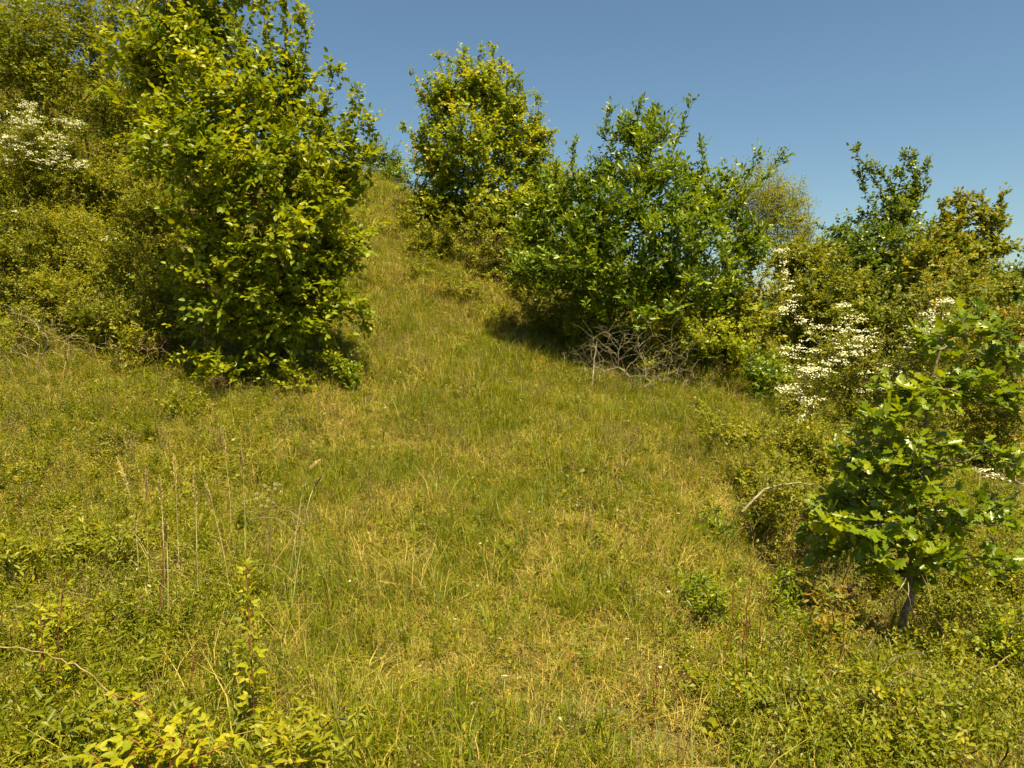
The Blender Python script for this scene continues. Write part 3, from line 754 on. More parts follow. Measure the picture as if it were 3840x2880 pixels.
# the yellow green tree in the middle
make_plant('maple_tree', 'yellow green maple standing alone against the sky in the middle', 'tree', on_ground(484, 17.2),
    lob(17.0, [(472, 86, 0, 34, 26), (440, 108, .1, 22, 34), (500, 108, 0, 30, 36), (432, 158, 0, 22, 38), (470, 150, -.5, 40, 40), (515, 150, 0, 28, 36), (538, 140, .2, 14, 26), (535, 185, 0, 24, 34), (445, 200, -.2, 34, 26), (495, 205, -.5, 45, 30), (470, 232, -.3, 40, 18), (548, 200, -.2, 16, 30), (425, 215, 0, 20, 22), (530, 225, -.3, 34, 22), (560, 190, 0, 12, 26)]),
    'maple', 'maple', 0.095, 107, dens=66.69, stems=3, stem_r=.35, tl=0.28, tint0=.45, tvar=.2, droop=.15, maxr=.08, nspray=4, nleaf=8, tipgrow=.35,
    shoots=sh(17, [(424, 100), (416, 82), (412, 74)], [(445, 80), (441, 66), (437, 57)], [(462, 75), (462, 62), (464, 50)], [(478, 70), (481, 58), (480, 49)], [(488, 72), (493, 60), (493, 51)], [(498, 85), (504, 72), (503, 62)],
              [(518, 120), (522, 104), (520, 88)], [(535, 120), (539, 105), (537, 97)], [(415, 140), (408, 132), (404, 128)], [(412, 185), (404, 190)], [(545, 175), (553, 160), (553, 145)]))
# dark glossy bush right of the strip
make_plant('glossy_bush', 'tall dark glossy green bush right of the grass strip with one long shoot on top', 'bush', on_ground(655, 10.9),
    lob(11.0, [(628, 140, .2, 26, 26), (655, 135, .2, 24, 24), (605, 180, .1, 26, 28), (655, 175, -.2, 42, 36), (580, 190, .3, 22, 26), (702, 185, .2, 30, 28), (722, 205, .3, 24, 26), (635, 215, -.4, 60, 42), (570, 222, .2, 40, 32), (690, 225, -.2, 45, 36),
               (535, 235, .4, 24, 24), (600, 262, -.3, 62, 36), (680, 268, -.4, 62, 40), (640, 305, -.3, 66, 34), (715, 300, 0, 38, 44), (575, 290, .2, 40, 28), (660, 345, .3, 70, 30), (545, 205, .5, 22, 24), (530, 270, .3, 32, 30), (590, 235, 0, 40, 34), (745, 250, .2, 26, 36), (615, 345, .4, 50, 26)]),
    'glossy', 'ellip', 0.092, 108, shoot_leaf=1.6, dens=52.8, stems=6, stem_r=.6, tl=0.26, nspray=5, nleaf=8, tint0=.42, droop=-.15, upb=.4, maxr=.07, wid=1.1,
    shoots=sh(10.9, [(668, 165), (680, 135), (692, 103)], [(605, 140), (607, 122), (610, 112)], [(638, 120), (637, 112), (641, 108)], [(574, 180), (572, 162), (574, 149)], [(700, 175), (704, 158), (702, 148)], [(735, 190), (752, 172), (757, 156)], [(740, 205), (765, 178), (785, 157)], [(565, 190), (556, 182), (555, 170)]))
# behind: thin bronze tree
make_plant('wispy_tree', 'thin airy olive tree behind the dark glossy bush', 'tree', on_ground(775, 19.5),
    lob(19.5, [(740, 190, 0, 26, 26), (765, 195, 0, 26, 34), (788, 205, 0, 22, 30), (805, 225, 0, 14, 18), (775, 235, 0, 36, 22), (745, 230, 0, 30, 24), (770, 210, -.2, 40, 34), (800, 245, -.2, 22, 20)]), 'wispy', 'lance', 0.075, 109, dens=61.2, stems=3, stem_r=.3, tl=.3, nspray=4, nleaf=8, tint0=.5, wid=1.2,
    shoots=sh(19.5, [(735, 185), (736, 162)], [(760, 170), (758, 155)], [(778, 185), (776, 165)], [(795, 200), (800, 185)], [(810, 220), (816, 205)]))
# right: trees against the sky
make_plant('forked_tree', 'green tree at right whose two leafy prongs rise into the sky', 'tree', on_ground(885, 15.2),
    lob(15.2, [(888, 225, 0, 28, 30), (850, 238, .2, 34, 22), (918, 245, 0, 32, 26), (870, 265, -.5, 58, 34), (832, 258, 0, 34, 24), (930, 275, -.3, 42, 28), (900, 203, 0, 16, 22), (885, 250, -.7, 50, 30), (840, 285, -.6, 44, 24), (900, 290, -.8, 50, 24)]),
    'dark', 'ovs', 0.10, 110, shoot_leaf=2.4, dens=30, stems=3, stem_r=.4, tl=.26, tint0=.6, maxr=.06,
    shoots=sh(15.1, [(893, 215), (880, 190), (868, 170), (855, 151)], [(898, 205), (888, 185), (874, 166)], [(905, 215), (915, 190), (911, 168), (904, 156)], [(908, 215), (924, 192), (929, 163)], [(902, 210), (905, 185), (896, 172)], [(890, 225), (868, 200), (858, 172)], [(910, 210), (918, 180), (914, 158)]))
make_plant('pale_leaved_tree', 'open pale leaved tree with bare branches near the right edge', 'tree', on_ground(968, 13.0),
    lob(13.0, [(1000, 285, 0, 30, 16), (920, 290, 0, 30, 20), (962, 212, 0, 18, 16), (985, 218, 0, 20, 20), (950, 240, 0, 26, 30), (990, 255, 0, 24, 24), (940, 265, -.3, 36, 26), (950, 245, 0, 20, 28), (975, 255, -.2, 26, 20), (995, 245, 0, 10, 14), (960, 280, -.2, 34, 18)]),
    'thicket', 'ovs', 0.095, 111, shoot_leaf=2.0, dens=42, stems=3, stem_r=.3, tl=.22, tint0=.5, shoots=sh(13, [(975, 240), (992, 220), (1004, 194)], [(960, 215), (958, 195)], [(945, 225), (943, 205)], [(1000, 225), (1001, 202)], [(980, 215), (976, 198)]), maxr=.05)
make_plant('edge_sapling', 'thin sapling at the right edge in front of the far hill', 'sapling', on_ground(1035, 11.5),
    lob(11.5, [(1022, 268, 0, 8, 12), (1030, 285, 0, 16, 14), (1012, 292, 0, 12, 8)]), 'dark', 'ovs', 0.08, 112, dens=60, stems=2, stem_r=.12, tl=.2, nspray=3, tint0=.6, shoots=sh(11.5, [(1015, 290), (1005, 275), (998, 268)], [(1025, 275), (1024, 250)]), maxr=.03)

def shrub(px, py, rx, ry, Y, label, mat='thicket', leaf='small', L=0.045, seed=0, dens=95, name='thicket_shrub', cat='shrub', bark='bark', tint0=.4, group=None, sub=4, flower=None, lobes=None, near=False, arch=4, **kw):
    r = np.random.default_rng(seed)
    if lobes is None:
        lobes = [(px, py, 0, rx * .8, ry * .8)]
        for k in range(sub):
            a = r.random() * 6.28
            lobes.append((px + math.cos(a) * rx * .6, py + abs(math.sin(a)) * ry * .3 - (math.sin(a) > 0) * ry * .5 * r.random(), r.normal(0, .3), rx * r.uniform(.35, .55), ry * r.uniform(.35, .6)))
    kw.setdefault('tl', .17); kw.setdefault('nspray', 5); kw.setdefault('nleaf', 8); dens *= 1.7; kw.setdefault('maxr', .022); kw.setdefault('stems', 7); kw.setdefault('stem_r', .3); kw.setdefault('shoot_r', .0045)
    if near:                                                  # the foot shows: its depth is where it meets the slope
        Y = ground_hit(px, min(py + ry * .75, 800))[1]
    rs = np.random.default_rng(seed + 5000); arcs = []
    for k in range(arch):
        x0 = px + rs.uniform(-.7, .7) * rx; sg = rs.choice([-1, 1]); t = rs.uniform(.25, .6) * rx
        arcs.append([(x0, py - ry * .2), (x0 + sg * t * .6, py - ry * rs.uniform(.9, 1.25)), (x0 + sg * t * 1.3, py - ry * rs.uniform(.7, 1.1))])
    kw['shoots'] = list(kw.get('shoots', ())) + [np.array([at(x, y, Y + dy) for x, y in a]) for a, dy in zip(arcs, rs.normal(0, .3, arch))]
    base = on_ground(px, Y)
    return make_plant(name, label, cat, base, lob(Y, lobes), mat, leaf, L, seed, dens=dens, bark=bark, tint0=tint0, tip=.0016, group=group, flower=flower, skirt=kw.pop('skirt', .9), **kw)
def fl(Y, lst):
    return [(at(px, py, Y + dy), np.array([rx, .5 * (rx + ry), ry]) * Y / F, n) for px, py, dy, rx, ry, n in lst]

G = 'shrubs of the left hillside thicket'
shrub(20, 185, 45, 30, 13.6, 'olive shrub under the left hawthorn at the frame edge', 'olive', seed=201, L=.05, dens=60, group=G)
shrub(110, 180, 50, 34, 13.6, 'yellow green shrub between the left hawthorn and the big tree', 'thicket', seed=202, L=.05, dens=60, group=G, tint0=.55)
shrub(30, 62, 42, 34, 16.5, 'olive shrub on the slope above the left hawthorn', 'olive', seed=203, L=.055, dens=45, group=G)
shrub(155, 205, 42, 40, 12.6, 'leafy shrub pressed against the left side of the big tree', 'thicket', seed=204, L=.05, dens=60, group=G, tint0=.5)
shrub(60, 225, 50, 32, 12.2, 'brownish green shrub just below the left hawthorn blossom', 'olive', seed=205, L=.045, dens=70, group=G, tint0=.55)
shrub(12, 250, 40, 32, 11.6, 'fresh green shrub cut by the left edge below the hawthorn', 'thicket', seed=206, dens=75, group=G)
shrub(120, 255, 52, 34, 11.3, 'wide yellow green shrub in the middle of the left thicket', 'thicket', seed=207, dens=75, group=G, tint0=.55)
shrub(60, 282, 48, 26, 10.9, 'low olive shrub above the dead bramble tangle', 'olive', seed=208, dens=80, group=G, tint0=.55)
shrub(165, 290, 34, 36, 10.3, 'shrub with dark hollow beside the foot of the big tree', 'thicket', seed=209, dens=75, group=G, tint0=.4)
shrub(105, 315, 46, 26, 10.0, 'dense shrub with dark stems below the middle of the left thicket', 'thicket', seed=210, dens=80, group=G)
shrub(150, 335, 36, 18, 9.7, 'low bright shrub at the lower rim of the left thicket', 'thicket', seed=211, dens=85, group=G, tint0=.6)
shrub(20, 318, 34, 22, 9.8, 'sparse shrub woven into the dead bramble at the left edge', 'olive', seed=212, dens=55, group=G, bare=.35)
# white hawthorn on the left
shrub(35, 140, 40, 40, 13.0, 'white flowering hawthorn at the left edge', 'olive', 'small', .045, 213, 55, 'hawthorn', 'hawthorn', lobes=[(30, 130, 0, 34, 26), (60, 150, 0, 30, 20), (15, 155, 0, 28, 22), (45, 170, 0, 30, 22), (75, 125, 0, 12, 10)],
      flower=fl(12.6, [(28, 105, -.1, 8, 8, 26), (14, 122, -.2, 18, 10, 30), (32, 120, -.2, 14, 10, 33), (70, 123, -.2, 17, 4, 30), (8, 140, -.2, 10, 8, 20), (55, 140, -.2, 18, 8, 30), (30, 150, -.2, 12, 8, 20), (62, 155, -.2, 12, 6, 18), (80, 165, -.3, 12, 5, 22), (50, 165, -.2, 18, 6, 20), (10, 160, 0, 10, 5, 10), (16, 211, -.7, 3, 2, 4), (18, 253, -1.1, 7, 4, 12), (108, 240, -1.5, 8, 4, 8)]))

# bramble patch lit in front of the big tree
G = 'leafy brambles at the foot of the big tree'
shrub(228, 372, 36, 14, 8.9, 'low bright bramble at the left foot of the big tree', 'lime', 'oval', .085, 221, 26, 'bramble_bush', 'bramble', near=True, arch=7, tint0=.6, group=G, nspray=4, nleaf=6)
shrub(292, 380, 40, 18, 8.7, 'low bright bramble in the middle before the shaded foot of the big tree', 'lime', 'oval', .085, 222, 26, 'bramble_bush', 'bramble', near=True, arch=7, tint0=.6, group=G, nspray=4, nleaf=6)
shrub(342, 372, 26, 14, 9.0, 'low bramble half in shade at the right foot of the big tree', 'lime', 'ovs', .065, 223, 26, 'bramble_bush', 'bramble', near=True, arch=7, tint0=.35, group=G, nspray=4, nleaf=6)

# shrubs along the right side of the strip
G = 'shrubs along the right side of the strip'
shrub(446, 242, 38, 30, 0, 'low leafy shrub at the foot of the yellow green tree', 'thicket', 'ovs', .065, 231, 26, group=G, tint0=.5, near=True, arch=6)
shrub(412, 222, 22, 18, 0, 'small shrub left below the yellow green tree', 'olive', 'small', .06, 296, 36, group=G, tint0=.45, near=True)
shrub(495, 258, 40, 34, 0, 'leafy shrub right below the yellow green tree', 'thicket', 'ovs', .065, 297, 26, group=G, tint0=.45, near=True, arch=6)
shrub(532, 272, 34, 38, 0, 'shrub in the gap between the yellow green tree and the glossy bush', 'thicket', 'ovs', .06, 232, 28, group=G, tint0=.5, near=True, arch=6)
shrub(462, 290, 34, 18, 0, 'sparse olive shrub on the bank above the grass strip', 'olive', 'small', .05, 233, 30, group=G, tint0=.5, near=True, bare=.2, bark='drystem', arch=7)
shrub(505, 312, 30, 20, 0, 'sparse shrub with dry stems at the upper right border of the strip', 'olive', 'small', .05, 298, 32, group=G, tint0=.5, near=True, bare=.3, bark='drystem', arch=7)
shrub(428, 268, 20, 14, 0, 'small sparse shrub in the upper part of the strip', 'olive', 'small', .05, 299, 28, group=G, tint0=.5, near=True, bare=.2, bark='drystem', arch=6)
shrub(556, 308, 42, 34, 0, 'light green shrub at the left end of the glossy bush', 'thicket', 'small', .05, 234, 55, group=G, tint0=.5, near=True, bare=.1, arch=7)
shrub(600, 312, 40, 22, 11.4, 'light green shrub spilling over the dark foot of the glossy bush', 'thicket', 'small', .048, 235, 70, group=G, tint0=.5, bare=.1)
shrub(668, 325, 34, 18, 10.6, 'light green shrub right above the dead shrub', 'thicket', 'small', .045, 236, 75, group=G, tint0=.6, bare=.1)
shrub(712, 345, 44, 20, 10.2, 'bright yellow green shrub to the right of the dead shrub', 'lime', 'ovs', .06, 237, 22, arch=9, skirt=0, group=G, tint0=.6)
shrub(750, 300, 48, 58, 11.4, 'tall yellow green shrub between the glossy bush and the tall hawthorn spike', 'thicket', 'ovs', .065, 238, 34, group=G, tint0=.6)
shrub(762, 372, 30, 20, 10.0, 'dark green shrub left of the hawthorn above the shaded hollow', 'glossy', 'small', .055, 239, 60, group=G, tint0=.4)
shrub(815, 295, 50, 42, 12.6, 'yellow green layered shrub behind the tall hawthorn spike', 'thicket', 'ovs', .07, 240, 22, group=G, tint0=.45)
shrub(880, 315, 56, 36, 11.6, 'green shrub behind the hawthorn below the forked tree', 'thicket', 'ovs', .07, 241, 26, group=G, tint0=.4)
shrub(950, 290, 50, 40, 11.0, 'shrub with reddish young leaves below the pale leaved tree', 'ruddy', 'ellip', .08, 242, 24, group=G, tint0=.55)
shrub(1010, 325, 40, 36, 9.5, 'olive shrub at the right edge below the far hill', 'ruddy', 'small', .05, 243, 60, group=G, tint0=.6)
shrub(790, 258, 46, 36, 14.6, 'bushy green tree below the thin olive tree', 'thicket', 'ovs', .07, 244, 34, group=G, tint0=.5)
shrub(848, 285, 48, 34, 13.6, 'dense green shrub under the left prong of the forked tree', 'thicket', 'ovs', .07, 245, 34, group=G, tint0=.4)
shrub(925, 262, 40, 30, 13.2, 'dense green shrub between the forked tree and the pale leaved tree', 'thicket', 'ovs', .07, 246, 34, group=G, tint0=.45)
shrub(990, 290, 44, 26, 12.0, 'dense shrub under the pale leaved tree', 'thicket', 'ovs', .065, 247, 36, group=G, tint0=.5)
# hawthorns on the right
shrub(852, 385, 60, 50, 9.2, 'white flowering hawthorn with a tall thin blossom spike, right of the shaded hollow', 'olive', 'small', .04, 251, 55, 'hawthorn', 'hawthorn', bark='bark_pale', stems=2, stem_r=.12, maxr=.035, bare=.1,
      lobes=[(850, 350, 0, 40, 26), (810, 365, 0, 30, 22), (800, 395, -.1, 22, 22), (890, 370, 0, 36, 24), (855, 385, .2, 40, 18), (930, 385, .1, 36, 22), (812, 420, -.2, 22, 16), (845, 430, 0, 40, 22)],
      shoots=sh(9.2, [(812, 338), (795, 312), (787, 285), (782, 252)], [(848, 335), (846, 320), (842, 304)], [(815, 335), (795, 315), (783, 308)]), shoot_leaf=.6, group='hawthorns in white blossom on the right',
      flower=fl(9.1, [(782, 251, 0, 6, 5, 7), (783, 262, 0, 5, 8, 5), (785, 275, 0, 4, 9, 6), (788, 288, 0, 5, 9, 6), (792, 300, 0, 8, 9, 7), (788, 310, 0, 12, 6, 12), (802, 318, 0, 10, 6, 9), (815, 328, 0, 10, 8, 9), (844, 306, 0, 9, 4, 10), (848, 318, 0, 8, 10, 7), (862, 320, 0, 10, 6, 6),
                      (845, 340, -.2, 40, 18, 56), (868, 350, -.2, 18, 6, 6), (835, 358, -.2, 30, 13, 25), (795, 350, -.2, 15, 10, 19), (805, 368, -.2, 22, 10, 31), (822, 372, -.2, 15, 8, 15), (792, 388, -.2, 18, 6, 21), (806, 400, -.2, 18, 13, 21), (800, 418, -.3, 10, 8, 9), (885, 372, -.2, 25, 10, 12), (925, 380, -.2, 38, 10, 31), (880, 390, -.2, 25, 8, 9)]))
shrub(940, 330, 34, 34, 8.8, 'white flowering hawthorn behind the oak sapling', 'olive', 'small', .04, 252, 50, 'hawthorn', 'hawthorn', bark='bark_pale', stems=3, maxr=.03, bare=.1, group='hawthorns in white blossom on the right',
      lobes=[(945, 312, 0, 24, 14), (925, 330, 0, 26, 16), (960, 345, 0, 30, 22), (905, 355, .1, 26, 20)], flower=fl(8.7, [(948, 302, 0, 15, 6, 15), (932, 318, -.1, 18, 9, 21), (920, 328, -.1, 15, 5, 12), (905, 340, 0, 20, 8, 5), (1000, 478, -1.8, 12, 4, 6), (985, 470, -1.8, 8, 3, 4), (1005, 460, -1.8, 12, 4, 4)]))

# rough growth on the right, below the hawthorns and round the oak
G = 'low shrubs in the rough growth on the right'
def rough(px, py, rx, ry, label, mat, seed, L=.04, dens=70, leaf='small', **kw):
    kw.setdefault('group', G)
    shrub(px, py, rx, ry, 0, label, mat, leaf, L, seed, dens, near=True, **kw)
rough(735, 430, 42, 22, 'low olive shrub at the right border of the grass below the shaded hollow', 'olive', 261, tint0=.5, bare=.15)
rough(790, 435, 46, 30, 'yellow green shrub just under the lowest hawthorn blossom', 'olive', 262, tint0=.5)
rough(850, 450, 46, 24, 'olive shrub behind the left end of the oak crown', 'olive', 277, tint0=.45)
rough(752, 470, 42, 30, 'thin olive shrub beside the open grass above the arching dead branch', 'olive', 278, tint0=.5, bare=.2, bark='drystem')
rough(808, 462, 44, 26, 'bushy olive shrub behind the arching dead branch', 'thicket', 279, tint0=.5)
shrub(775, 498, 36, 20, 6.5, 'shrub with many bare twigs above the dark hollow left of the oak', 'olive', 'small', .036, 263, 60, group=G, tint0=.4, bare=.12, bark='drystem', skirt=0, arch=6,
      lobes=[(765, 495, 0, 28, 16), (795, 492, .1, 32, 18), (780, 488, .5, 36, 16), (800, 480, .9, 36, 16), (775, 515, -.1, 16, 12)])
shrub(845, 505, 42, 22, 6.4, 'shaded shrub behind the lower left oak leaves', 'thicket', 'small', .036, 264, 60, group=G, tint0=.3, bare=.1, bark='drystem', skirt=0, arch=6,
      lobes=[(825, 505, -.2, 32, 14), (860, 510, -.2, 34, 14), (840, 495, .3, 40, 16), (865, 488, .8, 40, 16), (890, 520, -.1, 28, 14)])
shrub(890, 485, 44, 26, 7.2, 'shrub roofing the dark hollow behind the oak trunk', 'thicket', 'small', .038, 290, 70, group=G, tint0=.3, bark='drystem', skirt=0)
rough(930, 430, 50, 30, 'olive shrub behind the oak crown below the hawthorn', 'olive', 265, tint0=.5)
rough(1000, 425, 44, 40, 'olive yellow shrub at the right edge behind the oak', 'olive', 266, tint0=.6)
rough(1005, 500, 40, 36, 'twiggy brown shrub at the right edge beside the oak crown', 'ruddy', 267, L=.034, dens=90, bare=.3, bark='drystem')
rough(1000, 575, 44, 36, 'leafy shrub with thin stems at the right edge, right of the oak trunk', 'thicket', 268, L=.038, dens=85, tint0=.5)
rough(948, 605, 36, 36, 'low shrub hiding the foot of the oak on its right', 'thicket', 269, L=.036, dens=80, tint0=.4)
rough(1012, 645, 40, 30, 'yellow green shrub at the right edge above the leafy mat', 'lime', 270, L=.045, leaf='ovs', dens=60, tint0=.5)
rough(955, 655, 40, 22, 'leafy shrub between the oak foot and the lower leafy mats', 'thicket', 291, L=.04, leaf='ovs', dens=70, tint0=.5)
rough(832, 628, 28, 30, 'young shrub with reddish tips at the rim of the dark hollow', 'ruddy', 276, L=.055, leaf='lance', dens=45, tint0=.7, wid=1.3)
rough(790, 600, 34, 24, 'fresh herb like shrub on the left rim of the dark hollow', 'lime', 292, L=.05, leaf='lance', dens=55, tint0=.3, wid=1.2)
G = 'low leafy shrubs matted in the lower right corner'
for a in ((935, 693, 52, 18, 'low leafy mat just below the oak foot', 271, .55), (865, 700, 46, 16, 'low leafy mat left below the oak foot', 272, .5), (1000, 702, 46, 20, 'low leafy mat in the lower right corner', 273, .45),
          (905, 735, 54, 18, 'low leafy mat at the bottom edge right of the dead sticks', 274, .55), (985, 750, 54, 18, 'low leafy mat cut by the bottom edge near the right corner', 275, .5), (820, 745, 46, 16, 'low leafy mat at the bottom edge left of the dead sticks', 293, .5), (790, 705, 40, 14, 'low leafy mat among the red stalks', 294, .45)):
    rough(*a[:5], 'thicket', a[5], L=.038, leaf='ellip', dens=75, tint0=a[6], tl=.13, wid=1.25, arch=3)
G = 'low leafy plants in the left foreground'
for a in ((95, 545, 44, 14, 'leafy clump at the far left of the foreground', 281, .55, .06), (25, 560, 36, 16, 'leafy clump cut by the left edge in the foreground', 282, .5, .06), (60, 625, 44, 14, 'yellowish leafy clump left of the dry grass stalks', 283, .7, .05), (20, 480, 40, 12, 'leafy clump at the left edge above the foreground', 288, .6, .05),
          (95, 440, 50, 12, 'leafy clump on the slope below the left thicket', 289, .6, .05), (290, 735, 44, 16, 'narrow leaved clump right beside the upright bramble shoot', 284, .6, .055), (80, 730, 54, 16, 'narrow leaved clump behind the yellow bramble in the bottom left corner', 285, .5, .06), (175, 405, 40, 12, 'leafy clump left of the low bright brambles', 295, .6, .05)):
    rough(*a[:5], 'thicket', a[5], L=a[7], leaf='lance', dens=48, tint0=a[6], tl=.12, wid=1.25, name='leafy_clump', cat='plant', arch=5)
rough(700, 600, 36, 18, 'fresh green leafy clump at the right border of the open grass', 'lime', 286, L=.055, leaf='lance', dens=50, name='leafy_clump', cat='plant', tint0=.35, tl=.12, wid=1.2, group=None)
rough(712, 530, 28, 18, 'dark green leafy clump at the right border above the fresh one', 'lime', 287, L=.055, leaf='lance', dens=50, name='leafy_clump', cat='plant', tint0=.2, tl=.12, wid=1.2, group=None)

# ------------------------------------------------------------------ dead wood
M['deadpale'] = wood_mat('dead_twig_pale', (0.20, 0.155, 0.095), (0.46, 0.37, 0.24), 25)
def dead_shrub(name, label, base, lobes, seed, dens=120, mat='deadwood', tip=.0022, stems=8, stem_r=.4, up=.16, seg=.12, tl=.22):
    rng = np.random.default_rng(seed)
    tg, ct = lobe_points(lobes, dens, rng, .4)
    tg = tg[tg[:, 2] > hgt(tg[:, 0], tg[:, 1]) + .03]
    st = [base + np.array([math.cos(a) * stem_r * rng.uniform(.3, 1), math.sin(a) * stem_r * .5, rng.uniform(.15, .5)]) for a in rng.random(stems) * 6.28]
    P, par, ends = grow(base - np.array([0, 0, .05]), st, tg, rng, seg, up)
    P = P + rng.normal(0, .005, P.shape) * (np.arange(len(P)) > 0)[:, None]
    r = np.minimum(pipe_radii(par, tip, 2.7), .010)
    gw, gt = Geo(), Geo()
    i = np.arange(1, len(P))
    frustums(gw, P[par[i]], P[i], np.minimum(r[par[i]], r[i] * 1.2), r[i], 5)
    k = np.repeat(i[::2], 1); S = P[k]; d = unit(rng.normal(0, 1, (len(k), 3)) + unit(P[k] - P[par[k]]) * .8)
    ln = tl * rng.uniform(.3, 1, len(k)); mid = S + d * ln[:, None] * .5; E = mid + unit(d + rng.normal(0, .4, d.shape) - [0, 0, .15]) * ln[:, None] * .5
    frustums(gt, S, mid, tip * .9, tip * .7, 3); frustums(gt, mid, E, tip * .7, tip * .4, 3)
    o = thing(name, label, 'dead shrub', base)
    link('branches', gw.mesh('branches', M[mat], base), o, kind='stuff')
    link('twigs', gt.mesh('twigs', M[mat], base), o, kind='stuff')
dead_shrub('dead_shrub', 'bare grey dead shrub in front of the dark glossy bush', on_ground(635, 9.9), lob(9.6, [(605, 345, 0, 26, 20), (640, 342, 0, 36, 20), (672, 358, 0, 30, 20), (694, 382, 0, 14, 16), (615, 372, .1, 30, 18), (590, 360, 0, 16, 26), (655, 375, 0, 34, 16)]), 301, 90, 'deadpale', tip=.0016, tl=.42, stems=14)
dead_shrub('dead_bramble_tangle', 'tangle of pale dead bramble stems at the left edge', on_ground(30, 9.35), lob(9.3, [(15, 312, 0, 30, 16), (45, 318, 0, 26, 18), (70, 335, 0, 24, 14)]), 302, 50)
dead_shrub('dead_bramble_tangle', 'brown dry stems along the foot of the left thicket near the frame edge', on_ground(60, 9.0), lob(9.0, [(20, 345, 0, 40, 18), (70, 350, 0, 36, 16)]), 305, 55, 'drystem', tl=.3)
dead_shrub('dead_bramble_tangle', 'thin bare twigs sticking out of the middle of the left thicket', on_ground(120, 9.9), lob(9.7, [(80, 300, 0, 36, 14), (130, 320, 0, 36, 14)]), 306, 34, 'drystem', tip=.0016, tl=.34)
dead_shrub('dead_bramble_tangle', 'brown dead stems below the left thicket', on_ground(120, 9.2), lob(9.2, [(110, 345, 0, 36, 14), (160, 350, 0, 30, 12)]), 303, 50, 'drystem')
dead_shrub('dead_bramble_tangle', 'brown dead twigs at the rim of the dark hollow left of the oak', on_ground(755, 6.3), lob(6.3, [(760, 530, 0, 34, 26), (790, 560, .1, 26, 22)]), 304, 60, 'drystem', tip=.0015, tl=.14)
def stick(label, pts, r0=.008, r1=.003, mat='deadwood', name='dry_branch', cat='branch', side=2, seed=0, group=None):
    rng = np.random.default_rng(seed)
    c = spline(pts, 7); c = c + rng.normal(0, .006, c.shape) * np.sin(np.linspace(0, math.pi, len(c)))[:, None]
    g_ = Geo(); tube(g_, c, r0, r1, 6)
    b = c[0]
    o = thing(name, label, cat, b, group)
    link('stem', g_.mesh('stem', M[mat], b), o)
    for k in range(side):
        q = rng.integers(len(c) // 4, len(c) - 1); s_ = Geo(); L = rng.uniform(.1, .22)
        d = unit(unit(c[q] - c[q - 1]) + rng.normal(0, .6, 3))
        tube(s_, spline([c[q], c[q] + d * L * .5, c[q] + d * L + np.array([0, 0, -.02])], 4), r1 * .9, r1 * .4, 4)
        link('side_twig', s_.mesh('side_twig', M[mat], b), o)
    return o
def gp(px, py, up=0.0):
    p = ground_hit(px, py); p = p.copy(); p[2] += up; return p
def over(px, py, Y):
    p = at(px, py, Y); p[2] = max(p[2], float(hgt(p[0], p[1])) + .01); return p
stick('pale arching dead branch above the dark hollow left of the oak', [over(742, 512, 6.0), over(765, 490, 6.1), over(792, 483, 6.2), over(812, 485, 6.4)], .012, .004, seed=1, side=3)
stick('pale dead stem leaning beside the dead shrub at its left end', [gp(592, 392), over(594, 365, 10.3), over(597, 340, 10.4)], .014, .006, seed=2)
stick('thin fallen branch lying in the grass left of the dead shrub', [gp(535, 390, .02), gp(565, 385, .05), gp(598, 376, .1)], .008, .003, seed=3, side=4)
stick('pale stick leaning against the oak foot', [gp(890, 640), over(896, 600, 4.95), over(906, 578, 4.9)], .007, .003, seed=4, side=1)
stick('white curved stick standing in front of the oak trunk', [gp(930, 652), over(912, 610, 4.9), over(908, 582, 4.9)], .007, .003, seed=5, side=1)
stick('thin pale stalk arching right of the oak trunk', [gp(955, 655), over(935, 615, 4.8), over(926, 575, 4.8)], .005, .002, 'drystem', seed=6, side=1)
stick('long broken stick pointing up to the right below the oak', [gp(845, 700, .02), over(880, 672, 4.3), over(900, 655, 4.3)], .009, .004, seed=7, side=2)
stick('pale curved stick left below the oak foot', [gp(842, 672), over(862, 655, 4.4), over(876, 632, 4.4)], .006, .002, seed=8, side=1)
stick('light brown stick low in the leafy mat right of the oak foot', [gp(958, 690, .05), over(985, 672, 4.3), over(1010, 655, 4.4)], .006, .003, 'drystem', seed=9, side=2)
stick('white broken stick lying near the bottom right', [gp(838, 745, .02), over(860, 732, 3.7), over(885, 738, 3.7)], .009, .004, seed=10, side=2)
stick('brown fallen stick lying above the leafy mats', [over(838, 718, 3.9), over(870, 690, 4.0), over(915, 668, 4.2)], .008, .003, 'drystem', seed=11, side=2)
stick('bare grey branch reaching in from the right edge beside the oak crown', [over(1040, 490, 6.4), over(1005, 478, 6.3), over(975, 472, 6.2)], .010, .004, seed=12, side=5)
stick('dry arched stalk in the upper grass strip', [gp(545 * .4629 * 2.212 - 70, 305), over(505, 262, 12.6), over(480, 262, 12.9)], .010, .003, 'drystem', seed=13, side=1)
stick('thin pale stick standing at the left border of the upper strip', [gp(352, 262), over(358, 245, 14.5), over(362, 230, 14.4)], .009, .004, seed=14, side=0)
stick('straight dry stalk leaning across the left foreground', [gp(236, 610), over(262, 580, 4.2), over(300, 525, 4.3)], .004, .0025, 'drystem', seed=15, side=0, name='dry_stalk', cat='stalk')
stick('curved brown bramble stem crossing the bottom left', [over(-15, 645, 3.2), over(40, 652, 3.1), over(85, 672, 3.0), over(118, 700, 2.9)], .0035, .0022, 'drystem', seed=16, side=1)

